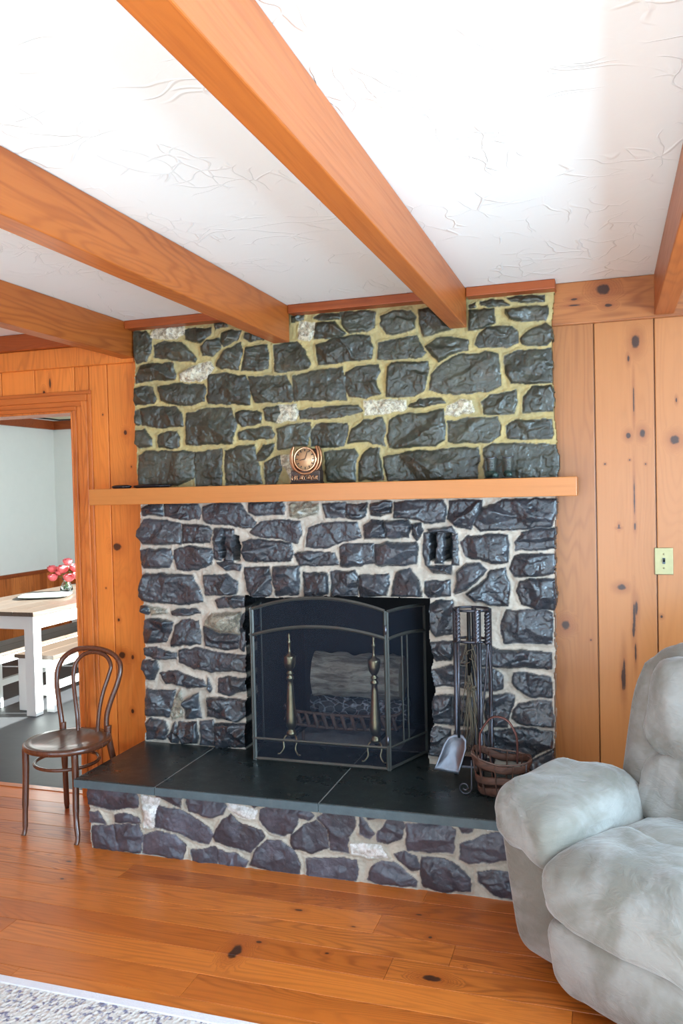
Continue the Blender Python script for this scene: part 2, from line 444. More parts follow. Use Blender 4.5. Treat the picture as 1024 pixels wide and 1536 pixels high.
C_ = """80,135 120,110 170,112 178,160 85,160
180,112 340,110 352,150 340,178 260,180 185,160
360,125 420,105 530,110 560,150 600,190 590,215 540,218 480,205 390,200 365,180
565,105 725,102 730,155 600,160 570,145
M 750,115 830,103 885,110 880,150 800,175 755,165
905,112 960,102 1005,102 1005,172 920,170
60,230 90,180 150,180 260,200 265,240 260,290 90,292 65,260
270,200 380,210 400,230 395,280 270,285
75,320 215,312 222,350 210,395 90,402 75,360
232,320 300,302 400,312 408,350 395,385 340,410 245,405 230,360
412,225 450,225 452,260 445,365 412,360
455,225 500,228 500,368 458,372
425,378 480,372 535,385 530,412 470,410
575,235 620,190 700,180 800,190 808,250 790,285 700,265 620,262
540,285 580,272 760,285 770,330 760,365 560,372
830,305 840,220 900,198 1060,190 1078,258 960,290 930,308
775,335 860,325 960,335 975,385 870,392 800,385
548,400 660,392 672,450 665,525 600,540 560,500
680,395 800,390 800,450 795,520 690,528 682,470
818,425 925,425 930,515 880,533 825,528
940,418 1050,412 1070,440 1065,525 1000,532 945,522
80,500 100,430 180,425 310,435 340,490 360,555 260,568 90,550 75,530
365,435 470,430 515,465 515,520 370,525
415,555 440,535 550,530 555,575 430,582
80,575 110,572 120,600 110,612 80,600
M 115,575 190,590 195,605 130,612
215,600 250,588 330,585 350,605 290,617 220,612
90,640 130,628 225,645 215,680 190,735 95,742
215,740 235,660 265,640 340,640 350,690 345,745 220,753
M 370,640 400,610 530,605 530,700 440,695 370,660
365,665 440,700 530,705 520,770 460,775 370,755
535,620 560,600 560,700 545,780 530,770
90,770 150,762 240,790 240,812 150,812 95,795
250,775 330,765 400,785 560,800 565,870 400,872 320,860 255,830
90,820 150,820 158,860 140,905 100,905 88,870
165,880 230,865 290,890 360,915 375,940 300,945 190,920
430,905 460,895 558,905 555,960 480,978 432,965"""
E_ = """135,390 200,400 345,395 340,480 300,600 130,595 120,500
M 350,450 390,400 400,470 400,610 330,620 310,590
425,470 520,420 530,520 548,610 425,610
595,460 700,455 905,480 900,600 835,635 600,600
120,660 150,620 260,640 290,700 280,770 130,775
290,760 350,650 370,700 370,800 320,800
375,650 520,640 525,740 515,800 400,812 372,750
545,640 640,635 660,700 660,830 540,815
650,655 900,655 910,740 905,830 670,842 655,740
600,310 630,380 620,410 600,390"""
D_ = """45,105 135,102 130,150 100,165 45,160
150,105 200,92 245,98 235,140 190,155 155,150
255,100 330,88 460,92 478,140 470,180 400,185 330,165 250,160
490,90 630,86 630,130 600,170 575,210 520,200 485,170
590,190 640,120 720,85 950,82 945,140 930,200 750,215 620,218
120,200 160,172 205,175 215,250 125,248
215,180 310,172 325,200 310,245 218,248
330,195 365,185 375,215 350,262 330,235
18,285 60,270 160,275 165,360 60,372 20,370
168,280 250,270 345,270 355,300 345,360 250,368 170,362
380,230 405,225 408,250 405,350 400,380 388,370 378,300
432,232 462,230 465,360 430,358
500,240 522,230 525,365 500,362
395,372 500,368 495,400 420,398
395,212 500,205 515,228 400,226
535,270 570,240 700,235 740,240 742,350 690,358 560,330
770,270 800,225 850,212 945,210 942,290 880,300 775,300
750,380 770,325 850,318 942,315 942,400 900,410 770,412
775,480 790,435 850,425 942,425 942,555 870,560 800,530
105,410 230,405 228,450 215,495 110,505 100,450
245,460 260,400 320,380 360,430 370,500 240,500
385,440 490,430 490,495 400,508 385,490
510,480 520,400 560,358 620,360 650,385 600,440 560,470 520,490
560,490 640,430 665,390 730,375 745,450 742,540 700,540 600,520
390,545 430,520 500,520 515,600 510,660 430,672 400,620
715,600 740,560 840,560 935,570 930,700 850,705 725,700 710,650
400,700 500,695 505,750 495,775 430,775 405,740
515,720 600,695 700,730 925,745 928,810 700,802 520,790
405,820 500,800 700,820 720,840 715,900 690,910 500,885 415,885
765,830 820,830 925,850 930,935 840,935 780,900 760,870"""
F_ = """445,350 500,310 620,300 650,320 640,370 615,440 600,520 510,520 450,470
90,310 210,310 210,510 80,500 70,400
220,310 420,330 430,520 220,510
640,420 690,360 780,345 915,345 925,520 800,520 680,505 635,460
450,560 560,550 700,530 840,560 920,560 920,680 800,720 740,770 600,760 450,680
40,560 100,530 205,545 205,700 120,740 40,720
230,560 420,530 430,640 390,700 240,690
720,775 850,730 930,700 930,800 800,830 720,810"""
G_ = """80,240 290,250 315,300 310,340 180,355 85,330 72,280
85,365 130,365 160,400 160,415 90,412
200,375 250,368 310,390 320,412 205,410
L 330,285 410,310 395,370 380,432 340,430 335,350
320,255 360,258 350,278 325,275
390,270 500,275 510,300 500,338 430,305 395,295
397,338 480,345 560,385 620,430 645,465 630,512 560,490 480,450 385,430 390,380
530,285 680,295 715,340 700,370 640,385 540,360 530,320
L 720,320 780,335 850,360 840,390 770,385 725,350
790,305 850,305 870,335 840,345
100,430 200,420 210,480 230,540 110,530
205,420 310,420 330,470 320,545 220,540
335,470 400,450 480,470 530,520 510,580 400,560 330,548
550,540 660,525 680,560 665,605 560,600
670,540 760,555 810,590 800,612 680,608
645,480 690,400 730,375 760,410 870,450 880,480 820,550 740,525 660,500
820,605 850,530 900,492 960,498 1015,540 1045,600 1040,650 960,645 830,610
865,360 900,330 1000,345 1040,350 1030,420 1010,460 960,475 900,450 865,400"""
H_ = """55,350 60,320 90,305 130,340 110,358
40,420 90,380 140,360 175,400 190,470 120,490 50,480 35,450
145,352 190,315 290,335 300,380 265,430 270,490 200,480 182,400
95,515 230,515 300,520 312,560 300,608 105,590
315,345 345,370 375,420 355,435 318,420
330,325 408,325 400,355 350,355
385,420 420,370 440,335 480,350 495,385 485,435 430,455 390,445
L 282,460 340,458 400,465 425,510 350,508 285,490
355,560 400,530 450,530 520,580 548,610 540,632 400,620 350,600
455,495 510,488 545,510 562,560 530,560 470,520
500,380 570,372 670,380 700,400 695,490 600,490 510,480
565,510 620,510 700,530 740,570 765,600 765,650 640,650 575,630 560,570
715,380 750,365 780,370 775,405 730,415
720,460 780,440 850,415 950,405 955,520 830,530 760,540 720,520
795,570 850,562 930,575 980,590 980,690 860,665 800,610
L 835,372 885,372 885,398 835,398
990,420 1060,400 1120,420 1110,540 1000,560
1010,590 1120,580 1140,700 1020,690
1000,365 1090,372 1085,395 1000,395
1150,400 1260,430 1255,540 1140,540"""
YU, YL, YH = -.085, -.145, -.60
upper = stones(A_, 180, 420, 3.0118, YU)+stones(B_, 500, 420, 3.0118, YU)
lower = stones(C_, 180, 720, 3.0118, YL)+stones(D_, 500, 720, 2.8444, YL)+stones(E_, 190, 960, 5.12, YL)+stones(F_, 630, 980, 4.6545, YL)
front = stones(G_, 100, 1100, 3.0118, YH)+stones(H_, 420, 1100, 2.6947, YH)
def pxp(txt, y): return [(p.x, p.z) for p in (PY(*map(float, q.split(',')), y) for q in txt.split())]
M_up = stone_mat('upper_stone', (.023, .024, .014), (.050, .051, .034), (.46, .355, .14), (.35, .28, .12), (.28, .55))
M_lo = stone_mat('lower_stone', (.022, .0245, .030), (.046, .049, .057), (.52, .445, .36), (.38, .32, .255), (.22, .48))
M_he = stone_mat('hearth_stone', (.040, .038, .050), (.080, .078, .098), (.52, .47, .38), (.38, .34, .27), (.36, .58), ((.78, .77, .74), (.50, .47, .42)))
fire = thing('stone_fireplace', (-1.27, -.1, 0), 'dark rubble stone fireplace and chimney breast with raised slate topped hearth', 'fireplace')
front_map = lambda y0: (lambda u, v, h: np.stack([u, np.full_like(u, y0)-h, v], 1))
reg_up = pxp('198,470 832,425 826,520 833,640 837,735 203,745 198,640 197,560', YU)
o = stonefield('upper_stonework', upper, reg_up, [], [], (-2.42, -.17, 1.60, 2.515), front_map(0), M_up, fire, .058, .026, seed=3, rough=.9)
reg_lo = pxp('206,740 834,730 832,900 832,1000 831,1185 213,1140 211,950 203,800', YL)
hole = pxp('364,893 400,900 500,895 560,899 640,900 644,930 640,960 647,985 644,1005 650,1040 645,1060 648,1080 643,1110 640,1140 640,1200 364,1200 366,1040 364,950', YL)
sl_l = [pxp('325.5,806 335,806 334,840 326,838', YL), pxp('345,802 354,804 355,843 347,841', YL)]
sl_r = [pxp('642.5,800 652,800 651.5,843 641.5,842', YL), pxp('663,801 675,800 675,843 664,843', YL)]
o = stonefield('lower_stonework', lower, reg_lo, [hole], sl_l+sl_r, (-2.42, -.17, .345, 1.64), front_map(0), M_lo, fire, .108, .044, seed=11, grow=.0045, rough=1.)
reg_h = [(-2.305, -.01), (-.2, -.01), (-.2, .335), (-2.305, .335)]
o = stonefield('hearth_front_stonework', front, reg_h, [], [], (-2.33, -.18, 0., .322), lambda u, v, h: np.stack([u, -.555-h, v], 1), M_he, fire, .02, .020, seed=21, skirt=0., rough=.6)
rs = np.random.RandomState(5); side = []
for r_, (za, zb) in enumerate(((.0, .11), (.12, .21), (.22, .32))):
    q = -.54+.03*r_
    while q < -.06:
        w_ = .11+.1*rs.rand(); w_ = min(w_, -.03-q)
        side.append(('S', [(q+.005, za+.02*rs.rand()), (q+w_-.02, za+.015*rs.rand()), (q+w_-.012, (za+zb)/2), (q+w_-.02, zb-.01*rs.rand()), (q+.02*rs.rand(), zb-.012*rs.rand()), (q-.004, (za+zb)/2)])); q += w_
for sgn, xs in ((-1, -2.285), (1, -.20)):
    stonefield('hearth_side_stonework', side, [(-.575, -.01), (-.0, -.01), (-.0, .335), (-.575, .335)], [], [], (-.575, 0., 0., .322),
               (lambda s_, x_: (lambda u, v, h: np.stack([x_+s_*h*.8, u, v], 1)))(sgn, xs), M_he, fire, .012, .02, res=.006, seed=31)
# ------------------------------------------------------------------ materials
def K(px, py, rx, rz, y=0.): p = PY(px, py, y); return (p.x, p.y, p.z, rx*1.35, .5, rz*1.35)
kn_r = [K(953, 512, .013, .024), K(942, 538, .004, .012), K(942, 653, .008, .010), K(963, 650, .009, .014), K(848, 937, .015, .016),
        K(932, 881, .014, .010), K(954, 912, .005, .026), K(950, 945, .004, .03), K(934, 1018, .005, .04), K(928, 790, .003, .008), K(952, 790, .003, .012),
        K(1012, 660, .014, .016), K(1014, 600, .003, .008), K(992, 925, .004, .005), K(951, 925, .0045, .05), K(936, 1012, .0045, .055), K(950, 600, .0025, .05), K(951, 745, .0025, .06), K(953, 980, .003, .035), K(907, 696, .003, .003), K(968, 696, .003, .003), K(944, 690, .003, .003), K(886, 960, .003, .003), K(928, 792, .006, .003)]
kn_l = [K(176, 820, .018, .017), K(154, 622, .003, .004), K(188, 649, .008, .010), K(178, 930, .006, .007), K(183, 983, .016, .014), K(199, 986, .007, .010), K(199, 1067, .007, .009), K(75, 575, .005, .02), K(66, 590, .006, .012), K(159, 882, .003, .003), K(197, 700, .003, .004)]
kn_h = [K(904, 434, .022, .018, -.03), K(912, 458, .012, .006, -.03), K(861, 449, .012, .004, -.03), K(861, 458, .02, .003, -.03)]
W_pr = wood('pine_panel_right', (.42, .155, .043), 2, 9, .5, .38, kn_r, .16, grain=.33, coat=.15)
W_pl = wood('pine_panel_left', (.70, .205, .034), 2, 9, .5, .38, kn_l, .14, grain=.65, coat=.15)
W_hd = wood('pine_header_board', (.42, .145, .038), 0, 9, .5, .4, kn_h, .1, coat=.1)
W_trim = wood('pine_trim', (.30, .062, .011), 0, 9, .55, .4, (), .1, knotden=2.2)
W_case = wood('pine_casing', (.62, .175, .034), 2, 8, .5, .35, (), .15, knotden=1.3, coat=.2)
W_beam = wood('stained_beam', (.43, .115, .018), 1, 8, .6, .42, (), .12, knotden=1.6, coat=.1)
W_mant = wood('mantel_wood', (.52, .185, .042), 0, 7, .68, .4, (), .05, grain=.55, coat=.1)
fk = []
for (px, py, rx, ry) in ((353, 1427, .022, .045), (648, 1468, .034, .018), (448, 1365, .018, .008), (628, 1372, .014, .006), (388, 1413, .012, .008), (93, 1318, .010, .006), (645, 1406, .008, .008), (103, 1292, .016, .008), (490, 1430, .008, .006), (330, 1293, .02, .006), (530, 1390, .01, .004)):
    p = PZ(px, py, 0); fk.append((p.x, p.y, 0, rx, ry, .5))
W_floor = wood('pine_floor', (.56, .152, .021), 0, 10, .45, .33, fk, .30, knotden=1.5, coat=.15)
M_slate = NT('hearth_slate'); _n = M_slate.noise(M_slate.P(), 7, 5, .65); _n2 = M_slate.noise(M_slate.P(), 90, 3)
_c = M_slate.mix(_n, (.009, .013, .013), (.024, .031, .031)); _c = M_slate.mix(M_slate.math('MULTIPLY', M_slate.rng(_n2, .66, .72), .3), _c, (.3, .3, .3))
_i = M_slate.n('NewGeometry').outputs['Random Per Island']
M_slate = M_slate.set(Base_Color=_c, Roughness=M_slate.rng(_n, .3, .7, .24, .42), Normal=M_slate.bump(_n, .12, .006))
M_grout = simple('pale_grout', (.22, .23, .22), .8)
M_edge = simple('front_lit_slate_edge', (.075, .105, .115), .6, var=.3, scale=30, bump=.4)  # slate lightened: front daylight on the slab edge is put into this colour
M_soot = simple('sooty_firebrick', (.012, .012, .014), .9, var=.5, scale=20, bump=.05)
M_ash = simple('ash', (.22, .21, .22), .95, var=.3, scale=40, bump=.5)
M_blk = simple('black_iron', (.02, .02, .022), .42, .6, var=.2, bump=.15, bs=200)
M_wrought = simple('wrought_iron', (.085, .085, .10), .33, .85, var=.2, bump=.3, bs=160)
M_bronze = simple('screen_frame_metal', (.11, .11, .10), .36, .6, var=.2)
M_brass = simple('aged_brass', (.36, .31, .19), .28, 1., var=.25, scale=20)
M_plate = simple('brass_plate', (.42, .37, .20), .5, .75, var=.15, scale=30)
M_steel = simple('worn_steel', (.18, .19, .22), .42, .95, var=.3, scale=25, bump=.2, bs=60)
M_white = simple('white_paint', (.78, .78, .76), .45, var=.03)
M_wallw = simple('dining_plaster', (.74, .75, .70), .8, var=.03, bump=.1, bs=40)
M_dark = simple('glossy_black', (.01, .01, .012), .12, 0)
M_chair = wood('dark_bentwood', (.11, .036, .018), 2, 6, .5, .25, (), .1, grain=.6, coat=.6)
M_seat = wood('dark_bentwood_seat', (.10, .05, .03), 1, 6, .5, .3, (), .1, grain=.5, coat=.5)
# ceiling plaster with skip trowel ridges
m = NT('ceiling_plaster'); P = m.P()
dv = m.vmath('ADD', P, m.vmath('MULTIPLY', m.noise(P, 1.6, 3, .6, 0, True), (.5, .5, .5)))
h = None
for sc_, th in (((3.2, 9.0, 1.), 0.), ((10., 4.0, 1.), 9.)):
    w_ = m.n('TexVoronoi'); w_.feature = 'DISTANCE_TO_EDGE'; w_.inputs['Scale'].default_value = 1.1
    m.l(m.vmath('ADD', m.vmath('MULTIPLY', dv, sc_), (th, th, 0)), w_.inputs['Vector'])
    rdg = m.math('MULTIPLY', m.rng(w_.outputs['Distance'], .03, 0.), m.rng(m.noise(m.vmath('ADD', P, (th, 3, 0)), 3.5, 2), .52, .6))
    h = rdg if h is None else m.math('MAXIMUM', h, rdg)
h = m.math('ADD', h, m.math('MULTIPLY', m.noise(P, 9, 3), .5))
M_ceil = m.set(Base_Color=(.82, .83, .81), Roughness=.75, Normal=m.bump(h, .5, .005))
# ------------------------------------------------------------------ room shell
CZ = 2.52
def boards(mb, x0, x1, z0, z1, xs, y0, y1, gap=.0022):
    e = [x0]+[x for x in xs if x0 < x < x1]+[x1]
    for a, b in zip(e[:-1], e[1:]):
        mb.bx(a+gap, b-gap, y0, y1, z0, z1)
seamR = [PY(893, 700, 0).x, PY(983, 700, 0).x]; seamR += [seamR[1]+.24*k for k in range(1, 7)]
w = MB(); boards(w, -.27, 1.9, 0, CZ, seamR, 0, .02); w.bx(-.27, 1.9, .021, .10, 0, CZ)
struct('wall_back_right', w, W_pr, .003)
XJ = -2.728; DOORH = 2.092
w = MB(); boards(w, XJ-.0, -2.30, 0, CZ, [-2.64, -2.525], 0, .02); w.bx(XJ, -2.30, .021, .10, 0, CZ)
boards(w, -4.6, XJ, DOORH, CZ, [PY(52, 575, 0).x-.22*k for k in range(5, -1, -1)], 0, .02); w.bx(-4.6, XJ, .021, .10, DOORH, CZ)
boards(w, -5.2, -4.6, 0, CZ, [-4.9], 0, .02); w.bx(-5.2, -4.6, .021, .10, 0, CZ)
struct('wall_back_left', w, W_pl, .003)
w = MB(); w.bx(-2.45, -.1, .05, .10, 0, .30); w.bx(-2.45, -1.86, .05, .10, .30, CZ); w.bx(-.64, -.1, .05, .10, .30, CZ); w.bx(-1.86, -.64, .05, .10, 1.25, CZ)
struct('wall_back_center', w, M_soot)
# header boards, ceiling trim, casing
w = MB(); w.bx(-.235, 1.9, -.03, -.001, 2.335, 2.519); struct('trim_1', w, W_hd, .004)
w = MB(); w.bx(-5.2, -2.345, -.028, -.001, 2.325, 2.43); struct('trim_2', w, W_pl, .004)
w = MB(); w.bx(-5.2, -2.42, -.055, -.001, 2.43, 2.519); struct('trim_3', w, W_trim, .006)
w = MB(); w.bx(-2.333, -1.527, -.125, -.02, 2.478, 2.519); w.bx(-1.44, -.67, -.125, -.02, 2.478, 2.519); w.bx(-.59, -.205, -.125, -.02, 2.478, 2.519)
struct('trim_4', w, W_trim, .004)
w = MB()
for (a, b, t) in ((0, .022, .030), (.022, .05, .018), (.05, .085, .024), (.085, .105, .012)):
    w.bx(XJ+a, XJ+b, -t, -.0005, 0, DOORH+a+.0)
w.bx(XJ-.012, XJ-.0005, -.03, .13, 0, DOORH); w.bx(-4.6, XJ-.0005, -.03, .13, DOORH-.012, DOORH-.0005)
struct('door_1', w, W_case, .003)
w = MB()
for (a, b, t) in ((0, .022, .030), (.022, .05, .018), (.05, .085, .024), (.085, .105, .012)): w.bx(-4.7, XJ+b, -t, -.0005, DOORH+a, DOORH+b)
struct('trim_9', w, wood('pine_head_casing', (.52, .135, .026), 0, 8, .5, .35, (), .15, knotden=1.3, grain=.6), .003)
# floor boards run along the hearth
def plank_floor(x0, x1, y0, y1, wd, seed, fixed=()):
    rr = random.Random(seed); w = MB(); y = y1; 
    while y > y0:
        cuts = [x0]; f = [c[0] for c in fixed if c[1] < y and c[1] >= y-wd]
        x = x0+rr.uniform(.3, 2.2)
        while x < x1:
            if not any(abs(x-q) < .7 for q in f): cuts.append(x)
            x += rr.uniform(1.5, 3.2)
        cuts = sorted(cuts+f)+[x1]
        for a, b in zip(cuts[:-1], cuts[1:]): w.bx(a+.0006, b-.0006, y-wd+.0008, y-.0008, -.02, 0)
        y -= wd
    return w
w = plank_floor(-5.2, 1.9, -6.5, .0, .1345, 3, ((-.847, -.91), (-.735, -1.17), (-2.2, -1.3)))
w.bx(-5.2, 1.9, -6.5, .0, -.05, -.021)
fl = struct('floor', w, W_floor, .0012)
w = MB(); w.bx(-4.6, XJ, .0, .05, -.02, .004); struct('trim_5', w, W_floor, .003)
M_tile = NT('slate_tile_floor'); _b = M_tile.n('TexBrick'); _b.offset = 0; _b.inputs['Scale'].default_value = 1.; _b.inputs['Brick Width'].default_value = .4; _b.inputs['Row Height'].default_value = .4
_b.inputs['Color1'].default_value = (.05, .048, .05, 1); _b.inputs['Color2'].default_value = (.035, .034, .038, 1); _b.inputs['Mortar'].default_value = (.04, .04, .04, 1); _b.inputs['Mortar Size'].default_value = .004
M_tile.l(M_tile.P(), _b.inputs['Vector'])
M_tile = M_tile.set(Base_Color=_b.outputs['Color'], Roughness=.55, Normal=M_tile.bump(M_tile.noise(M_tile.P(), 6, 4), .2, .01))
w = MB(); w.bx(-6.4, -2.55, .05, 4.6, -.03, -.002); struct('floor_dining', w, M_tile)
# ceilings
w = MB(); w.bx(-5.2, 1.9, -6.5, .1, CZ, CZ+.05); struct('ceiling', w, M_ceil)
w = MB(); w.bx(-6.4, -2.55, .1, 4.6, CZ, CZ+.05); struct('ceiling_dining', w, M_ceil)
# side walls with windows
def window_wall(name, axis, pos, a0, a1, wins, m, t=.12):
    """wall slab at x=pos (axis 0) or y=pos (axis 1) with rectangular openings wins = (lo, hi, z0, z1)"""
    w = MB()
    def bx(a, b, z0, z1):
        if b-a < 1e-4 or z1-z0 < 1e-4: return
        if axis == 0: w.bx(pos, pos+t, a, b, z0, z1)
        else: w.bx(a, b, pos, pos+t, z0, z1)
    q = a0
    for (lo, hi, z0, z1) in wins:
        bx(q, lo, 0, CZ); bx(lo, hi, 0, z0); bx(lo, hi, z1, CZ); q = hi
    bx(q, a1, 0, CZ); struct(name, w, m)
def window_frame(name, axis, pos, lo, hi, z0, z1, cols, rows, t=.12):
    w = MB(); f = .05; mu = .018
    def bx(a, b, c, d, dp=.05):
        y = pos+t/2
        if axis == 0: w.bx(y-dp/2, y+dp/2, a, b, c, d)
        else: w.bx(a, b, y-dp/2, y+dp/2, c, d)
    bx(lo, hi, z0, z0+f); bx(lo, hi, z1-f, z1); bx(lo, lo+f, z0, z1); bx(hi-f, hi, z0, z1)
    for i in range(1, cols): x = lo+(hi-lo)*i/cols; bx(x-mu/2, x+mu/2, z0, z1, .03)
    for i in range(1, rows): z = z0+(z1-z0)*i/rows; bx(lo, hi, z-mu/2, z+mu/2, .03)
    struct(name, w, M_white)
window_wall('wall_right', 0, 1.9, -6.5, .1, [(-4.1, -1.5, .75, 2.15)], W_pr)
window_frame('window_1', 0, 1.9, -4.1, -1.5, .75, 2.15, 3, 2)
window_wall('wall_front', 1, -6.62, -5.2, 1.9, [(-3.6, -2.0, .75, 2.15), (-.9, 1.3, .35, 2.15)], W_pr)
window_frame('window_2', 1, -6.62, -.9, 1.3, .35, 2.15, 2, 1)
window_frame('window_3', 1, -6.62, -3.6, -2.0, .75, 2.15, 2, 2)
w = MB(); w.bx(-5.32, -5.2, -6.5, .1, 0, CZ); struct('wall_left', w, W_pl)
# dining room
DX, DY = -6.22, 4.45
w = MB(); w.bx(DX-.1, DX, .1, DY, 0, CZ); struct('wall_dining_left', w, M_wallw)
w = MB(); w.bx(DX-.1, -2.5, DY, DY+.1, 0, CZ); struct('wall_dining_back', w, M_wallw)
window_wall('wall_dining_right', 0, -2.6, .1, DY, [(1.0, 3.6, .8, 2.15)], M_wallw, .1)
w = MB(); w.bx(-6.3, -4.6, .1, .12, 0, CZ); w.bx(-4.6, XJ, .1, .12, DOORH, CZ); w.bx(XJ, -2.5, .1, .12, 0, CZ); struct('wall_dining_front', w, M_wallw)
W_wain = wood('wainscot_pine', (.52, .15, .035), 2, 7, .4, .35, (), .5, knotden=2.5, coat=.2)
w = MB(); y = .15
while y < DY-.02: w.bx(DX, DX+.015, y, min(y+.118, DY), 0, .76); y += .12
x = DX+.02
while x < -2.7: w.bx(x, x+.118, DY-.015, DY, 0, .76); x += .12
struct('trim_6', w, W_wain, .003)
w = MB(); w.bx(DX, DX+.03, .12, DY, .76, .80); w.bx(DX, -2.7, DY-.03, DY, .76, .80); struct('trim_7', w, W_trim, .003)
w = MB(); w.bx(DX, DX+.05, .12, DY, 2.42, 2.52); w.bx(DX, -2.7, DY-.05, DY, 2.42, 2.52); struct('trim_8', w, W_trim, .004)
# ------------------------------------------------------------------ beams
BN = {0: 'second of the four ceiling beams from the left, ending on the chimney', 1: ''}
for i, (x0, x1, yend, lb) in enumerate(((-2.415, -2.335, -.004, 'stained pine ceiling beam leftmost in view, meeting the wall at the chimney left corner'),
        (-1.525, -1.442, -.10, 'stained pine ceiling beam ending on the stones above the mantel clock'),
        (-.668, -.592, -.10, 'longest stained pine ceiling beam crossing the middle of the ceiling, ending above the boots'),
        (.198, .276, -.032, 'stained pine ceiling beam at the right edge, ending on the knotty header board'))):
    w = MB(); w.bx(x0, x1, -6.48, yend, 2.345, 2.519)
    tag(w.build('ceiling_beam', W_beam, bevel=.004), lb, 'beam', 'ceiling beams')
# ------------------------------------------------------------------ fireplace body
sx = sorted([-2.308, -2.06, -1.895, -1.14, -.70, -.197]); sx = [-2.308, -1.895, -1.14, -.197]
for a, b in zip(sx[:-1], sx[1:]):
    w = MB(); w.bx(a+.0015, b-.0015, -.685, .04, .322, .36)
    hs = w.build('hearth_slab', M_slate, fire, bevel=.004)
    if a > -2.3: w = MB(); w.bx(a-.0018, a+.0018, -.684, .035, .33, .3592); w.build('grout_line', M_grout, hs)
    w = MB(); w.bx(a+.0015, b-.0015, -.690, -.6855, .323, .357); w.build('front_lit_edge', M_edge, hs)  # thin pale strip over the slab front, its daylight painted in
w = MB(); w.bx(-2.26, -.22, -.55, -.005, .002, .318); w.build('hearth_core', M_soot, fire)
w = MB()
fx0, fx1, fz0, fz1, fyb = -1.80, -.74, .36, 1.18, .52
q = [(-1.80, .02), (-.74, .02), (-.90, fyb), (-1.64, fyb)]
for i, j in ((1, 2), (2, 3), (3, 0)):
    a, b = q[i], q[j]; dx, dy = b[0]-a[0], b[1]-a[1]; L = math.hypot(dx, dy); nx, ny = dy/L*.04, -dx/L*.04
    w.prism([(a[0], a[1], fz0-.02), (b[0], b[1], fz0-.02), (b[0]+nx, b[1]+ny, fz0-.02), (a[0]+nx, a[1]+ny, fz0-.02)], (0, 0, fz1-fz0+.02))
w.prism([(p[0], p[1], fz1) for p in q], (0, 0, .04)); w.build('firebox', M_soot, fire)
w = MB(); w.prism([(p[0], p[1]+.021, fz0-.03) for p in q], (0, 0, .032)); w.build('firebox_floor', simple('ashy_firebrick_floor', (.07, .07, .08), .8, var=.5, scale=14, bump=.4), fire)
# ------------------------------------------------------------------ mantel
w = MB(); w.bx(-2.508, -.1245, -.22, -.062, 1.584, 1.665)
ms = w.build('mantel_shelf', W_mant, bevel=.003); tag(ms, 'long plain pine mantel shelf across the stone chimney breast', 'mantel shelf')
MZ = 1.665
# clock
cl = thing('mantel_clock', (-1.355, -.14, MZ), 'copper horseshoe shaped mantel clock with round tan dial', 'clock')
M_cop = simple('copper', (.50, .25, .13), .3, .9, var=.25, scale=60, bump=.3, bs=120); M_dk = simple('clock_dark_patina', (.07, .045, .035), .4, .5, var=.4, scale=60, bump=.5, bs=120)
w = MB(); cx, cy = -1.355, -.14
w.box((cx, cy, MZ+.005), (.150, .066, .010)); w.box((cx, cy, MZ+.036), (.146, .052, .054), taper=1.0); w.build('base', M_dk, cl, bevel=.004)
w = MB(); w.prism([(cx-.070, cy-.010, MZ+.062), (cx+.070, cy-.010, MZ+.062), (cx+.062, cy-.010, MZ+.12), (cx+.050, cy-.010, MZ+.165), (cx-.050, cy-.010, MZ+.165), (cx-.062, cy-.010, MZ+.12)], (0, .04, 0)); w.build('body', M_dk, cl, bevel=.006)
w = MB()
rr = random.Random(4)
for i in range(15): 
    x = cx-.062+.0088*i; w.tube(catmull([(x, cy-.029, MZ+.016+.004*rr.random()), (x+.004*rr.uniform(-1, 1), cy-.032, MZ+.026), (x+.006*rr.uniform(-1, 1), cy-.029, MZ+.036+.006*rr.random())], 4), .0022, 6)
w.build('embossed_band', M_cop, cl)
w = MB(); arc = catmull([(cx-.055, cy-.020, MZ+.176), (cx-.064, cy-.022, MZ+.150), (cx-.066, cy-.023, MZ+.112), (cx-.055, cy-.024, MZ+.076), (cx-.030, cy-.025, MZ+.054), (cx, cy-.025, MZ+.047), (cx+.030, cy-.025, MZ+.054), (cx+.055, cy-.024, MZ+.076), (cx+.066, cy-.023, MZ+.112), (cx+.064, cy-.022, MZ+.150), (cx+.055, cy-.020, MZ+.176)], 5)
w.tube(arc, .0062, 10, flat=(1., 1.2)); w.build('horseshoe', M_cop, cl)
w = MB(); arc = [(p.x+(p.x-cx)*.16, p.y+.012, p.z-.002) for p in arc]
w.tube(arc, .0055, 8, flat=(1, 1.6)); w.build('outer_horseshoe', M_cop, cl)
RX = Matrix.Rotation(pi/2, 3, 'X')
w = MB(); w.lathe([(.001, 0), (.052, 0), (.056, .004), (.056, .04), (.050, .044), (.001, .044)], (cx, cy+.024, MZ+.116), 32, RX); w.build('case', M_dk, cl)
w = MB(); w.lathe([(.050, 0), (.058, 0), (.059, .006), (.054, .010), (.050, .008)], (cx, cy-.019, MZ+.116), 40, RX, cap=False); w.build('bezel', simple('bezel_gold', (.75, .48, .28), .2, 1.), cl)
w = MB(); w.lathe([(.001, 0), (.052, 0), (.052, .002), (.001, .002)], (cx, cy-.0205, MZ+.116), 40, RX); dl = w.build('dial', simple('clock_dial', (.62, .36, .19), .3, .3, var=.06), cl)
w = MB()
for i in range(12):
    a = i*pi/6; w.box((cx+.042*math.sin(a), cy-.0235, MZ+.116+.042*math.cos(a)), (.0045, .002, .010), Matrix.Rotation(a, 3, 'Y'))
w.build('hour_mark', M_dk, dl)
for ln, a, wd in ((.027, -1.75, .004), (.04, .35, .0028)):
    w = MB(); w.box((cx+ln/2*math.sin(a), cy-.026, MZ+.116+ln/2*math.cos(a)), (wd, .0015, ln), Matrix.Rotation(a, 3, 'Y')); w.build('hand', M_dk, dl)
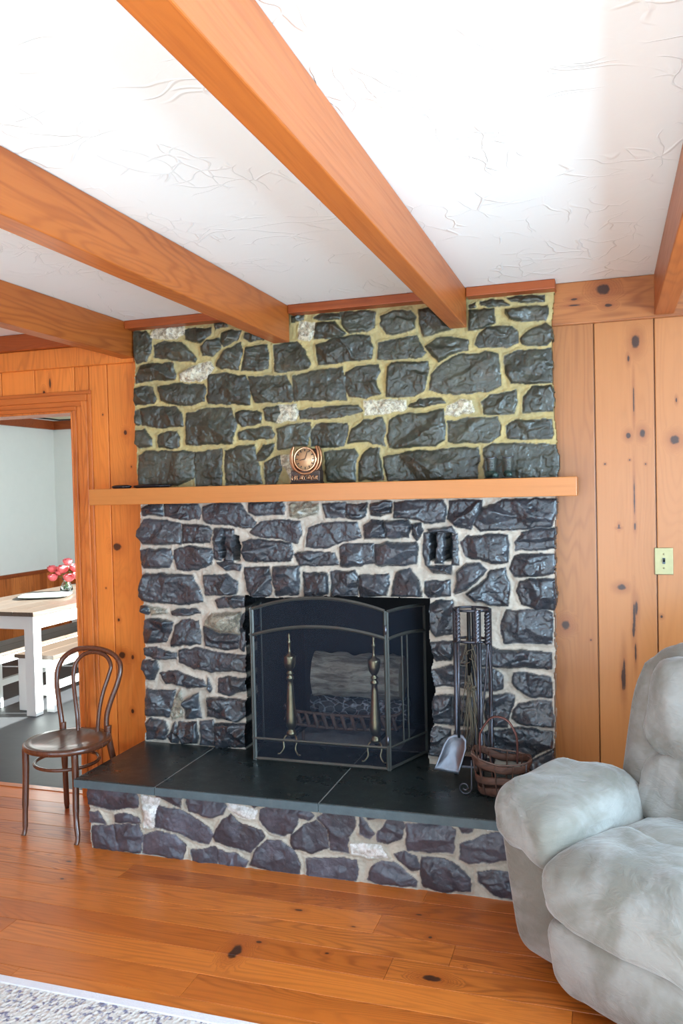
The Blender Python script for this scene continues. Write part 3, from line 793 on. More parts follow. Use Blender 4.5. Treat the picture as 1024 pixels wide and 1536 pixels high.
# boots
M_boot = simple('boot_green_glaze', (.03, .06, .05), .3, .2, var=.5, scale=80, bump=.4, bs=200); M_bootl = simple('boot_worn_grey', (.07, .075, .062), .45, .3, var=.5, scale=120, bump=.4, bs=200)
for i, (bx_, lb) in enumerate(((-.488, 'left one of two tiny worn grey green boots on the mantel'), (-.415, 'right one of two tiny worn grey green boots on the mantel'))):
    b = thing('boot_figurine', (bx_, -.15, MZ), lb, 'figurine', 'pair of small boots on the mantel')
    w = MB(); w.lathe([(.017, .028), (.020, .045), (.021, .068), (.024, .088), (.0245, .094), (.020, .094), (.017, .07)], (bx_, -.145, MZ), 18, None, 1, 1.1); w.build('shaft', M_bootl, b)
    fx = .5 if i == 0 else .15
    w = MB(); w.tube(catmull([(bx_-.018*fx*2, -.138, MZ+.020), (bx_-.003, -.150, MZ+.024), (bx_+.03*fx, -.168, MZ+.018), (bx_+.045*fx, -.182, MZ+.013)], 5), [.019]*4+[.018]*4+[.016]*4+[.014]*3+[.006], 14, flat=(1, .85)); w.build('foot', M_boot, b)
    w = MB(); w.tube(catmull([(bx_-.02*fx*2, -.136, MZ+.003), (bx_-.003, -.15, MZ+.003), (bx_+.046*fx, -.184, MZ+.003)], 5), .021, 12, flat=(1, .14)); w.build('sole', M_dk, b)
    w = MB(); w.tube([(bx_+.0235*math.cos(a), -.145+.026*math.sin(a), MZ+.093+.004*math.cos(2*a)) for a in np.linspace(0, 2*pi, 20, endpoint=False)], .0028, 6, True); w.build('cuff', M_steel, b)
    w = MB()
    for k in range(4): w.tube([(bx_-.009, -.172+.002*k, MZ+.045+.011*k), (bx_, -.176+.002*k, MZ+.05+.011*k), (bx_+.009, -.172+.002*k, MZ+.045+.011*k)], .0015, 5)
    w.build('lace', M_steel, b)
for (p0, p1, dx, lb) in (((168, 730), (197, 730), .0, 'small flat glossy black case at the left end of the mantel'), ((200, 730), (257, 727), 0, 'longer flat glossy black object lying left on the mantel')):
    a, b = PY(*p0, -.15).x, PY(*p1, -.15).x
    w = MB(); c = ((a+b)/2, -.15, MZ+.0095); w.lathe([(.001, -.009), (.85, -.009), (1., -.003), (.98, .004), (.6, .009), (.001, .010)], c, 28, None, (b-a)/2, .028)
    tag(w.build('black_case', M_dark, loc=(c[0], c[1], MZ)), lb, 'case', 'flat black things on the mantel')
# switch plate
s0, s1 = (.186, 1.350), (.262, 1.233)
sw = thing('light_switch', (.224, 0, 1.29), 'brass toggle switch plate on the knotty pine wall', 'switch')
w = MB(); w.box((.224, -.004, 1.2915), (.076, .006, .117)); w.build('plate', M_plate, sw, bevel=.003)
w = MB(); w.box((.224, -.0085, 1.293), (.011, .003, .026)); w.build('toggle_slot', M_dark, sw)
w = MB(); w.box((.224, -.014, 1.296), (.007, .014, .010), Matrix.Rotation(.4, 3, 'X')); w.build('toggle', M_dark, sw)
for z in (1.262, 1.322): w = MB(); w.lathe([(.0035, 0), (.0035, .003), (.001, .004)], (.224, -.006, z), 10, RX); w.build('screw', M_brass, sw)
# ------------------------------------------------------------------ fire screen
SZ = .362
scr = thing('fireplace_screen', (-1.28, -.25, SZ), 'arched three panel black mesh fire screen on the slate hearth', 'fire screen')
mm = NT('wire_mesh'); mm.set(Base_Color=(.017, .021, .033), Roughness=.8, Specular_IOR_Level=.2)  # bluish base colour stands in for blue daylight glinting on the wires
tr = mm.n('BsdfTransparent'); mx = mm.n('MixShader'); mx.inputs[0].default_value = .42
mm.l(tr.outputs[0], mx.inputs[1]); mm.l(mm.b.outputs[0], mx.inputs[2]); mm.l(mx.outputs[0], [n for n in mm.t.nodes if n.bl_idname == 'ShaderNodeOutputMaterial'][0].inputs[0]); M_mesh = mm.m
def panel(name, A, B, hA, hB, rise, in_rise, nb=0):
    A = Vector(A); B = Vector(B); L = (B-A).length; d = (B-A).normalized(); nrm = Vector((d.y, -d.x, 0)); up = Vector((0, 0, 1))
    at = lambda s, z, o=0: A+d*(s*L)+up*z+nrm*o
    top = lambda s, ri, off=0: hA+(hB-hA)*s+ri*4*s*(1-s)-off
    root = None; N = 24
    f = MB(); rot = Matrix((d, nrm, up)).transposed()
    def bar(s0, z0, s1, z1, t=.007): f.tube([at(s0, z0), at(s1, z1)], t, 4, smooth=False)
    bar(0, .0, 0, top(0, rise)); bar(1, .0, 1, top(1, rise)); bar(0, .008, 1, .008, .008)
    f.tube([at(k/N, top(k/N, rise)) for k in range(N+1)], .008, 4, smooth=False)
    fr = f.build(name, M_bronze, scr)
    g = MB(); g.tube([at(k/N, top(k/N, in_rise, .122), .004) for k in range(N+1)], .008, 4, smooth=False); g.build('arched_bar', M_bronze, fr)
    g = MB(); g.tube([at(0, .105, .004), at(1, .105, .004)], .006, 4, smooth=False); g.build('crossbar', M_bronze, fr)
    for s in ([.36, .50] if nb else []):
        g = MB(); g.tube([at(s, .105, .002), at(s, top(s, in_rise, .122), .002)], .004, 4, smooth=False); g.build('upright', M_bronze, fr)
    g = MB(); vs = []; n = N+1
    for k in range(n): vs += [at(k/N, .008, -.002), at(k/N, top(k/N, rise), -.002)]
    g.add(vs, [(2*k, 2*k+2, 2*k+3, 2*k+1) for k in range(N)]); g.build('mesh_screen', M_mesh, fr)
panel('front_panel', (-1.608, -.25, SZ), (-.962, -.25, SZ), .718, .722, .055, .045)
panel('side_panel', (-.952, -.247, SZ), (-.845, .035, SZ), .718, .712, .006, .01, 1)
panel('side_panel', (-1.685, .02, SZ), (-1.618, -.247, SZ), .712, .718, .006, .01)
w = MB(); w.lathe([(.005, -.02), (.006, -.02), (.006, .02), (.005, .02)], (-.957, -.256, 1.0), 10); w.build('hinge', M_steel, scr)
w = MB(); w.lathe([(.005, -.02), (.006, -.02), (.006, .02), (.005, .02)], (-.957, -.256, .50), 10); w.build('hinge', M_steel, scr)
# andirons
AP = [(.0005, .555), (.004, .55), (.006, .54), (.0045, .53), (.005, .52), (.009, .512), (.006, .505), (.005, .47), (.007, .46), (.013, .452), (.022, .445), (.023, .438), (.022, .41), (.018, .39), (.011, .376), (.008, .37), (.013, .364), (.014, .357), (.009, .35), (.014, .342), (.015, .334), (.010, .325), (.012, .30), (.015, .24), (.020, .15), (.022, .125), (.019, .10), (.012, .088), (.015, .08), (.019, .072), (.019, .06), (.010, .052)]
AP = [(r*1.3, z) for r, z in AP][::-1]
for k, (ax, ay, lb) in enumerate(((-1.478, -.115, 'left brass andiron with urn finial standing behind the screen'), (-1.052, -.125, 'right brass andiron with urn finial in front of the log end'))):
    A = thing('andiron', (ax, ay, SZ), lb, 'andiron', 'pair of brass andirons')
    w = MB(); w.lathe([(r, z) for r, z in AP], (ax, ay, SZ+.03), 20); w.build('post', M_brass, A)
    for s in (-1, 1):
        w = MB(); w.tube(catmull([(ax+s*.004, ay, SZ+.088), (ax+s*.026, ay-.01, SZ+.085), (ax+s*.034, ay-.02, SZ+.06), (ax+s*.03, ay-.028, SZ+.03), (ax+s*.046, ay-.036, SZ+.006), (ax+s*.058, ay-.04, SZ+.006)], 6), .0048, 8); w.build('foot', M_brass, A)
    w = MB(); w.tube([(ax, ay+.01, SZ+.075), (ax, ay+.40, SZ+.075), (ax, ay+.405, SZ+.004)], .009, 6); w.build('log_bar', M_blk, A)
# grate
gr = thing('fire_grate', (-1.27, .08, SZ), 'low rusty iron grate basket holding the logs', 'grate')
M_rust = simple('rusty_iron', (.16, .10, .08), .7, .4, var=.45, scale=40, bump=.5, bs=90)
GX0, GX1 = -1.58, -.985
w = MB()
for z in (.10, .165): w.tube(catmull([(GX0, .16, SZ+z+.02), (GX0+.02, .04, SZ+z+.005), (-1.27, .0, SZ+z), (GX1-.02, .04, SZ+z+.005), (GX1, .16, SZ+z+.02)], 8), .0075, 6)
w.build('rail', M_rust, gr)
for i in range(12):
    s = i/11; x = GX0+.03+(GX1-GX0-.06)*s; y = .0+.045*(2*s-1)**2
    w = MB(); w.tube([(x, y-.004, SZ+.168), (x+.022, y-.006, SZ+.098)], .010, 5); w.build('bar', M_rust, gr)
for i in range(6):
    x = GX0+.07+i*.095; w = MB(); w.tube([(x, .03, SZ+.098), (x, .30, SZ+.098), (x, .32, SZ+.15)], .008, 5); w.build('rung', M_rust, gr)
for x in (GX0+.1, GX1-.1):
    for y in (.05, .28): w = MB(); w.tube([(x, y, SZ+.098), (x, y, SZ+.0)], .009, 6); w.build('leg', M_rust, gr)
# logs
def logmesh(a, b, r0, r1, seed, amp, n=48, m_=40):
    a, b = Vector(a), Vector(b); d = (b-a).normalized(); s_ = d.cross(Vector((0, 0, 1))).normalized(); u = s_.cross(d)
    w = MB(); w.cur = 0; vs = []
    for i in range(m_+1):
        t = i/m_
        for k in range(n):
            th = 2*pi*k/n
            q = float(vnoise(np.array(t*1.4*8), np.array(math.cos(th)*3+9), seed, 1.))*amp+float(vnoise(np.array(t*3), np.array(th*7.), seed+3, 1.))*amp*.5*(1 if k < n-4 else 0)
            r = (r0+(r1-r0)*t)*(1+q*.08/.1); vs.append(a+d*((b-a).length*t)+(s_*math.cos(th)+u*math.sin(th))*r)
    fs = [(i*n+k, i*n+(k+1) % n, (i+1)*n+(k+1) % n, (i+1)*n+k) for i in range(m_) for k in range(n)]
    w.add(vs, fs, True); w.cur = 1
    w.add([vs[k]+Vector() for k in range(n)]+[a-d*.003], [(k, (k+1) % n, n) for k in range(n)])
    w.add([vs[m_*n+k]+Vector() for k in range(n)]+[b+d*.003], [(k, (k+1) % n, n) for k in range(n)])
    return w
m = NT('grey_bark'); P = m.P(); st = m.vmath('MULTIPLY', P, (5, 30, 30)); n_ = m.noise(st, 1.2, 6, .65, .4)
M_bark = m.set(Base_Color=m.mix(m.rng(n_, .35, .65), (.12, .10, .08), (.38, .34, .28)), Roughness=.9, Normal=m.bump(n_, .7, .012))
M_end = simple('cut_log_end', (.40, .31, .2), .85, var=.2, scale=30)
m = NT('charred_log'); P = m.P(); v_ = m.n('TexVoronoi'); v_.feature = 'DISTANCE_TO_EDGE'; v_.inputs['Scale'].default_value = 34; m.l(m.vmath('ADD', m.vmath('MULTIPLY', P, (.6, 1, 1)), m.vmath('MULTIPLY', m.noise(P, 20, 2, .5, 0, True), (.03, .03, .03))), v_.inputs['Vector'])
e_ = m.rng(v_.outputs['Distance'], 0, .12)
M_char = m.set(Base_Color=m.mix(e_, (.32, .33, .37), (.03, .03, .035)), Roughness=.55, Normal=m.bump(e_, .8, .01))
lz = SZ+.108
w = logmesh((-1.435, .14, .697), (-.985, .16, .690), .106, .108, 3, .12)
tag(w.build('firewood_log', [M_bark, M_end], loc=(-1.2, .15, lz+.17)), 'thick pale grey bark log on top in the firebox', 'log', 'firewood on the grate')
w = logmesh((-1.40, .12, .532), (-.96, .15, .530), .058, .056, 8, .12)
tag(w.build('firewood_log', [M_char, M_char], loc=(-1.2, .13, lz)), 'charred cracked black log under the pale one', 'log', 'firewood on the grate')
w = logmesh((-1.50, .25, lz+.05), (-.98, .27, lz+.05), .048, .045, 15, .12)
tag(w.build('firewood_log', [M_char, M_char], loc=(-1.2, .25, lz)), 'dark half burnt log at the back of the grate', 'log', 'firewood on the grate')
nA = 40; vs = []; fs = []
for j in range(nA+1):
    for i in range(nA+1):
        u, v = i/nA, j/nA; x = -1.60+.62*u; y = .06+.34*v; e = min(u, 1-u, v, 1-v)*4; vs.append((x, y, SZ+.002+.05*min(1, e)*(.6+.8*float(vnoise(np.array(u*9), np.array(v*7), 4, 1.))*.5)))
fs = [(j*(nA+1)+i, j*(nA+1)+i+1, (j+1)*(nA+1)+i+1, (j+1)*(nA+1)+i) for j in range(nA) for i in range(nA)]
vs += [(v[0], v[1], SZ) for v in vs]; o_ = (nA+1)**2
w = MB(); w.add(vs, fs+[tuple(q+o_ for q in f)[::-1] for f in fs], True)
tag(w.build('ash_heap', M_ash), 'low heap of grey ash under the grate', 'ash', None, 'stuff')
# ------------------------------------------------------------------ fire tools
tx, ty = -.575, -.235
ts = thing('fire_tool_stand', (tx, ty, SZ), 'tall wrought iron fireplace tool stand of bars and hoops beside the opening', 'tool stand')
def hoop(z, r, t, h): return [(tx+r*math.cos(a), ty+r*.8*math.sin(a), z) for a in np.linspace(0, 2*pi, 28, endpoint=False)]
for z in (1.10, .965): w = MB(); w.tube(hoop(z, .078, 0, 0), .0045, 6, True, flat=(.6, 1.5)); w.build('hoop', M_wrought, ts)
for (a, r_) in ((pi*.93, .0075), (pi*.5, .009), (0.02, .0075), (-pi*.32, .006)):
    x, y = tx+.078*math.cos(a), ty+.0624*math.sin(a); w = MB(); w.tube([(x, y, 1.105), (x, y, .42), (x+.01*math.cos(a), y+.01*math.sin(a), SZ)], r_, 6, flat=(1.2, .8)); w.build('leg', M_wrought, ts)
w = MB(); w.box((tx, ty, .425), (.17, .13, .012)); w.build('base_plate', M_wrought, ts, bevel=.003)
w = MB(); w.tube([(tx-.075, ty-.05, .965), (tx+.075, ty-.05, .965)], .004, 6); w.build('hook_bar', M_wrought, ts)
def twist(mb, x, y, z0, z1, r):
    n = 40; pts = [(x, y, z0+(z1-z0)*k/n) for k in range(n+1)]
    mb.tube(pts, r*.75, 8)
    for ph in (0, pi): mb.tube([(x+r*.5*math.cos(k*.7+ph), y+r*.5*math.sin(k*.7+ph), z0+(z1-z0)*k/n) for k in range(n+1)], r*.55, 6)
# shovel
shx, shy = PY(687, 960, -.305).x, -.305
sh = thing('fireplace_shovel', (shx, shy, SZ), 'iron ash shovel with broad dented steel blade hanging on the tool stand', 'shovel')
w = MB(); twist(w, shx, shy, .965, 1.115, .011); w.build('handle', M_wrought, sh)
w = MB(); pb = PY(688, 1103, -.30); w.tube([(shx, shy, .97), (pb.x, -.30, pb.z-.01)], .0062, 8); w.build('shaft', M_wrought, sh)
# blade traced on a slightly tilted plane, tip resting on the slab
out = [(681, 1101), (694, 1102), (700, 1109), (700, 1122), (695, 1140), (689.5, 1158), (672, 1155), (653.5, 1149), (660, 1132), (666, 1115), (672, 1105)]
cp = [PY(a, b, -.29) for a, b in out]; zt = max(p.z for p in cp); zb = min(p.z for p in cp); k_ = .0
cen = sum(cp, Vector())/len(cp)
def bend(p): 
    q = (p-cen); side = q.x; return Vector((p.x, p.y-.03*(zt-p.z)/(zt-zb)-.9*side*side*3, p.z))
rings = []
N_ = 6
w = MB(); dens = []
for i in range(len(cp)):
    a, b = cp[i], cp[(i+1) % len(cp)]
    for k in range(3): dens.append(a+(b-a)*k/3)
vs = [bend(cen)+Vector((0, .012, 0))]; n = len(dens)
for rg in range(1, N_+1):
    for p in dens: vs.append(bend(cen+(p-cen)*rg/N_)+Vector((0, .012*(1-(rg/N_)**2), 0)))
fs = [(0, 1+k, 1+(k+1) % n) for k in range(n)]
for rg in range(N_-1):
    for k in range(n): fs.append((1+rg*n+k, 1+(rg+1)*n+k, 1+(rg+1)*n+(k+1) % n, 1+rg*n+(k+1) % n))
w.add(vs, fs, True); bl = w.build('blade', M_steel, sh); md = bl.modifiers.new('thick', 'SOLIDIFY'); md.thickness = .0025
# poker, brush rod, tongs
pk = thing('fireplace_poker', (PY(715, 950, -.30).x, -.30, SZ), 'iron poker with twisted silver handle in the middle of the tool stand', 'poker')
x = PY(715.5, 950, -.30).x
w = MB(); twist(w, x, -.30, .965, 1.105, .011); w.build('handle', M_steel, pk)
w = MB(); w.tube([(x, -.30, .97), (x-.003, -.295, .46)], .0055, 8); w.tube(catmull([(x-.003, -.295, .6), (x+.02, -.29, .57), (x+.028, -.29, .52)], 5), .005, 6); w.build('shaft', M_wrought, pk)
x = PY(731, 950, -.29).x
br = thing('fireplace_tongs', (x, -.29, SZ), 'iron tongs with rope twist handle at the right of the tool stand', 'tongs')
w = MB(); twist(w, x, -.29, .96, 1.095, .014); w.build('handle', M_wrought, br)
for s in (-1, 1): w = MB(); w.tube(catmull([(x, -.29, .97), (x+s*.012, -.29, .80), (x+s*.018-.015, -.288, .62), (x+s*.004-.025, -.285, .45)], 6), .0048, 6); w.build('arm', M_wrought, br)
x = PY(703, 950, -.19).x
b2 = thing('hearth_broom', (x, -.19, SZ), 'dried twig hearth broom with bare grey stems at the back of the tool stand', 'broom')
w = MB(); w.tube([(x, -.19, 1.09), (x, -.19, .80)], .009, 8); w.build('handle', M_blk, b2)
M_twig = simple('dry_twig', (.16, .13, .09), .85, var=.4, scale=60)
rr = random.Random(12); w = MB()
for i in range(34):
    a = rr.uniform(0, 2*pi); z0 = rr.uniform(.62, .98); r0 = rr.uniform(0, .02); r1 = rr.uniform(.02, .07); z1 = z0-rr.uniform(.12, .42)
    if z1 < .44: z1 = .44
    p = [(x+r0*math.cos(a), -.19+r0*.5*math.sin(a), z0), (x+(r0+r1)/2*math.cos(a+.4)+.01, -.19+(r0+r1)/3*math.sin(a), (z0+z1)/2), (x+r1*math.cos(a), -.19+r1*.5*math.sin(a), z1)]
    w.tube(catmull(p, 5), [.0028, .0010], 5)
for i in range(26):
    a = rr.uniform(0, 2*pi); q = (x+rr.uniform(-.02, .04), -.20+rr.uniform(-.02, .02), rr.choice((.93, .88, .76, .74))+rr.uniform(-.03, .03)); L = rr.uniform(.015, .035)
    w.tube([q, (q[0]+L*math.cos(a), q[1]-.3*L, q[2]+L*math.sin(a))], [.003, .001], 5)
w.build('twigs', M_twig, b2)
# basket
bc = PY(752, 1175, -.40); bxx, byy = bc.x, -.40
bk = thing('hearth_basket', (bxx, byy, SZ), 'small rustic bark basket with iron arch handle and scroll feet', 'basket')
M_brk = wood('red_bark_strip', (.085, .036, .022), 0, 14, .3, .7, (), .3, grain=1.2)
def oval(z, rx, ry, lift=0., n=40): return [(bxx+(rx+.004*math.sin(a*5+z*90))*math.cos(a), byy+(ry+.004*math.sin(a*7+z*50))*math.sin(a), z+.006*math.sin(a*3+z*130)+lift*(-math.cos(a))**2*(1 if math.cos(a) < 0 else .3)) for a in np.linspace(0, 2*pi, n, endpoint=False)]
for (z, rx, ry, lf) in ((SZ+.025, .092, .075, .0), (SZ+.072, .108, .088, .008), (SZ+.125, .120, .10, .045)):
    w = MB(); w.tube(oval(z, rx, ry, lf), .016, 8, True, flat=(.22, 1.)); w.build('bark_band', M_brk, bk)
rr = random.Random(3)
for k in range(10):
    a = 2*pi*k/10+.2; w = MB(); w.tube(catmull([(bxx+.088*math.cos(a), byy+.07*math.sin(a), SZ+.008), (bxx+.103*math.cos(a), byy+.085*math.sin(a), SZ+.07), (bxx+.122*math.cos(a), byy+.1*math.sin(a), SZ+.145+(.03 if math.cos(a) < -.5 else 0))], 4), .010, 6, flat=(.35, 1)); w.build('stave', M_brk, bk)
w = MB(); w.lathe([(.001, 0), (.088, 0), (.088, .008), (.001, .008)], (bxx, byy, SZ+.006), 28, None, 1, .8); w.build('basket_floor', M_brk, bk)
w = MB(); w.tube([(bxx+.122*math.cos(a), byy+.10*math.sin(a), SZ+.148+.02*max(0, -math.cos(a))) for a in np.linspace(0, 2*pi, 32, endpoint=False)], .0035, 6, True); w.build('rim_wire', M_rust, bk)
zt_ = PY(745, 1075, byy).z
hl = [(bxx-.085, byy, SZ+.14), (bxx-.087, byy, SZ+.22), (bxx-.078, byy, zt_-.06), (bxx-.045, byy, zt_-.012), (bxx-.01, byy, zt_), (bxx+.03, byy, zt_-.015), (bxx+.058, byy, zt_-.06), (bxx+.066, byy, SZ+.22), (bxx+.066, byy, SZ+.13)]
w = MB(); w.tube(catmull(hl, 8), .0075, 8, flat=(.6, 1.3)); w.build('handle', simple('red_brown_iron', (.13, .05, .04), .4, .6), bk)
for (px_, s) in ((-.125, -1), (.115, 1)):
    c0 = Vector((bxx+px_*.92+s*.028, byy-.06, SZ+.032)); pts = [(bxx+px_*.92, byy-.05, SZ+.145), (bxx+px_*.92, byy-.055, SZ+.07)]
    for k in range(26): a = (0 if s < 0 else pi)-s*0+(-1 if s < 0 else 1)*k*.36; r_ = .028*(1-k/32); pts.append((c0.x+r_*math.cos(a), c0.y, c0.z+r_*math.sin(a)))
    w = MB(); w.tube(catmull(pts, 3), .0032, 6); w.build('scroll_foot', M_wrought, bk)
# ------------------------------------------------------------------ bentwood chair
cxx, cyy = -2.565, -.375
ch = thing('bentwood_chair', (cxx, cyy, 0), 'dark bentwood cafe chair with looped back and round seat beside the hearth', 'chair')
SH = .432; Rq = .203
w = MB(); w.lathe([(.001, -.010), (.165, -.010), (.170, -.026), (Rq-.004, -.030), (Rq, -.022), (Rq+.001, -.008), (Rq-.006, .0), (.172, -.001), (.165, -.006), (.08, -.009), (.001, -.010)], (cxx, cyy, SH), 48, cap=False); st_ = w.build('seat', M_seat, ch)
w = MB(); w.tube([(cxx+Rq*math.cos(a), cyy+Rq*math.sin(a), SH-.014) for a in np.linspace(0, 2*pi, 48, endpoint=False)], .0125, 10, True, flat=(.7, 1.1)); w.build('seat_rim', M_chair, ch)
w = MB(); w.tube([(cxx+.155*math.cos(a), cyy-.01+.150*math.sin(a), SH-.105) for a in np.linspace(0, 2*pi, 40, endpoint=False)], .0085, 10, True); w.build('leg_ring', M_chair, ch)
fl_ = PZ(36, 1253, 0); fr_ = PZ(115, 1267, 0)
for (fx, fy, a0) in ((fl_.x, fl_.y, 0), (fr_.x, fr_.y, 0)):
    txp = cxx+(-.150 if fx < cxx else .130); typ = cyy-.128
    w = MB(); w.tube(catmull([(txp, typ, SH-.02), (txp+(fx-txp)*.15, typ+(fy-typ)*.1, .28), (txp+(fx-txp)*.5, typ+(fy-typ)*.5, .12), (fx, fy+.01, .03), (fx, fy-.004, .0)], 6), [.0165]*6+[.0155]*6+[.013]*6+[.011]*6+[.0125], 12); w.build('leg', M_chair, ch)
# the rear legs and outer back hoop are one bent piece, cut at the seat into legs and hoop
by_ = cyy+.16
rl = PZ(97, 1214, 0)
bl_, br_ = PY(95, 1098, by_), PY(163, 1098, by_)
for (p, e) in ((bl_, Vector((rl.x+.0, rl.y+.02, 0))), (br_, Vector((-2.365, rl.y+.03, 0)))):
    w = MB(); w.tube(catmull([(p.x, by_, SH+.03), (p.x, by_+.0, SH-.04), (p.x+(e.x-p.x)*.4, by_+(e.y-by_)*.4, .22), (e.x, e.y, .0)], 6), [.016]*6+[.0165]*6+[.014]*6+[.011], 12); w.build('leg', M_chair, ch)
def hoopc(pts, r, nm):
    q = []
    for (px, py) in pts:
        p0 = PY(px, py, by_); t = max(0, (p0.z-SH))/.45; yy = by_+.10*t**1.5
        q.append(PY(px, py, yy))
    w = MB(); w.tube(catmull(q, 7), r, 12); w.build(nm, M_chair, ch)
hoopc([(94, 1098), (92, 1078), (88, 1050), (85, 1022), (87, 1003), (96, 986), (112, 975), (132, 972), (152, 974), (169, 981), (179, 993), (180, 1008), (175, 1028), (166, 1052), (160, 1075), (160, 1100)], .0135, 'back_hoop')
hoopc([(117, 1100), (116, 1075), (113, 1050), (110, 1020), (112, 1000), (120, 986), (133, 979), (147, 979), (160, 985), (166, 998), (163, 1013), (155, 1037), (149, 1065), (146, 1100)], .0105, 'inner_hoop')
# ------------------------------------------------------------------ rug
rg = thing('rug', (-1., -3., 0), 'pale woven rug with a white border at the bottom edge of the floor', 'rug')
m = NT('rug_weave'); v_ = m.n('TexVoronoi'); v_.inputs['Scale'].default_value = 70; m.l(m.vmath('MULTIPLY', m.P(), (1, .8, 1)), v_.inputs['Vector'])
M_rug = m.set(Base_Color=m.mix(m.rng(m.noise(m.P(), 60, 2), .5, .66), (.70, .66, .62), (.22, .21, .30)), Roughness=.95, Normal=m.bump(v_.outputs['Distance'], .8, .006))
M_rugb = simple('rug_border', (.78, .76, .80), .95, var=.06, scale=120, bump=.6, bs=220)
w = MB(); w.bx(-2.75, .6, -5.2, -1.585, 0.0005, .008); w.build('field', M_rug, rg, bevel=.002)  # unseen near part enlarged to bounce sun onto the ceiling
w = MB(); w.bx(-2.79, .64, -1.585, -1.548, .0005, .011); w.bx(-2.79, -2.75, -5.24, -1.585, .0005, .011); w.bx(.6, .64, -5.24, -1.585, .0005, .011); w.bx(-2.75, .6, -5.24, -5.2, .0005, .011); w.build('border', M_rugb, rg, bevel=.003)
# ------------------------------------------------------------------ dining furniture
W_tt = wood('table_top_wood', (.12, .082, .06), 1, 8, .6, .36, (), .3, grain=.8)
W_te = wood('table_edge_wood', (.66, .38, .15), 1, 8, .6, .4, (), .1, grain=.6)
def table(nm, x0, x1, y0, y1, h, th, leg, apr, inset, lb, cat, grp=None, stretch=None):
    t = thing(nm, ((x0+x1)/2, (y0+y1)/2, 0), lb, cat, grp)
    w = MB(); n = max(2, int(round((x1-x0)/.18)))
    for i in range(n): a = x0+(x1-x0)*i/n; b = x0+(x1-x0)*(i+1)/n; w.bx(a, b-.0015, y0, y1, h-th, h)
    w.build('bench_top' if 'bench' in nm else 'tabletop', W_tt, t, bevel=.003)
    a, b, c, d = x0+inset, x1-inset, y0+inset, y1-inset
    for lx in (a, b-leg):
        for ly in (c, d-leg): w = MB(); w.bx(lx, lx+leg, ly, ly+leg, 0, h-th); w.build('leg', M_white, t, bevel=.003)
    for (p, q, r, s_) in ((a+.01, b-.01, c+.012, c+.034), (a+.01, b-.01, d-.034, d-.012), (a+.012, a+.034, c+.03, d-.03), (b-.034, b-.012, c+.03, d-.03)):
        w = MB(); w.bx(p, q, r, s_, h-th-apr, h-th-.0005); w.build('apron', M_white, t)
    if stretch:
        for yy in (c+leg/2-.02, d-leg/2-.02): w = MB(); w.bx(a+leg, b-leg, yy, yy+.04, stretch, stretch+.05); w.build('stretcher', M_white, t)
        w = MB(); w.bx((a+b)/2-.02, (a+b)/2+.02, c+leg/2+.02, d-leg/2-.02, stretch, stretch+.05); w.build('stretcher', M_white, t)
    return t
table('dining_table', -4.98, -4.055, 1.27, 3.07, .78, .032, .085, .10, .015, 'farmhouse dining table with wooden top and white legs through the doorway', 'table')
table('dining_bench', -4.35, -3.99, 1.40, 2.95, .435, .03, .07, .07, .02, 'white legged wooden bench at the near right side of the dining table', 'bench', 'benches at the dining table', .12)
table('dining_bench', -4.86, -4.50, 1.38, 2.95, .435, .03, .07, .07, .02, 'white legged wooden bench on the far left side of the dining table', 'bench', 'benches at the dining table', .12)
# platter
pc = PZ(68, 895, .785)
w = MB(); rot = Matrix.Rotation(math.radians(28), 3, 'Z')
prof = [(.001, .004), (.12, .004), (.14, .008), (.205, .020), (.215, .022), (.205, .016), (.14, .0), (.001, .0)]
vs = []; n = 40
for (r, z) in prof:
    for k in range(n):
        a = 2*pi*k/n; c, s_ = math.cos(a), math.sin(a); q = (abs(c)**4+abs(s_)**4)**-.25; p = rot @ Vector((r*c*q, r*s_*q*.8, z)); vs.append(pc+p+Vector((0, 0, -.0045)))
w.add(vs, [(i*n+k, i*n+(k+1) % n, (i+1)*n+(k+1) % n, (i+1)*n+k) for i in range(len(prof)-1) for k in range(n)], True)
tag(w.build('platter', simple('pale_green_ceramic', (.62, .70, .64), .15), loc=(pc.x, pc.y, .7805)), 'large pale green square platter on the dining table', 'platter')
# vase and roses
vc = PZ(100, 887, .7805)
m = NT('clear_glass'); M_glass = m.set(Base_Color=(.9, .97, .94), Roughness=.03, Transmission_Weight=1., IOR=1.45)
va = thing('glass_vase', (vc.x, vc.y, .7805), 'small clear glass vase holding pink roses on the dining table', 'vase')
w = MB(); w.lathe([(.001, 0), (.052, 0), (.058, .012), (.050, .05), (.030, .085), (.028, .10), (.040, .118), (.037, .118), (.025, .10), (.027, .085), (.046, .05), (.053, .014), (.001, .008)], vc, 24, cap=False); w.build('body', M_glass, va)
w = MB(); w.lathe([(.001, .009), (.050, .014), (.045, .045), (.001, .045)], vc, 20, cap=False); w.build('water', M_glass, va)
M_rose = simple('coral_rose', (.92, .13, .14), .6, var=.35, scale=60); M_stem = simple('rose_stem', (.10, .22, .06), .5); M_leaf = simple('rose_leaf', (.16, .30, .10), .5, var=.3)
rr = random.Random(9)
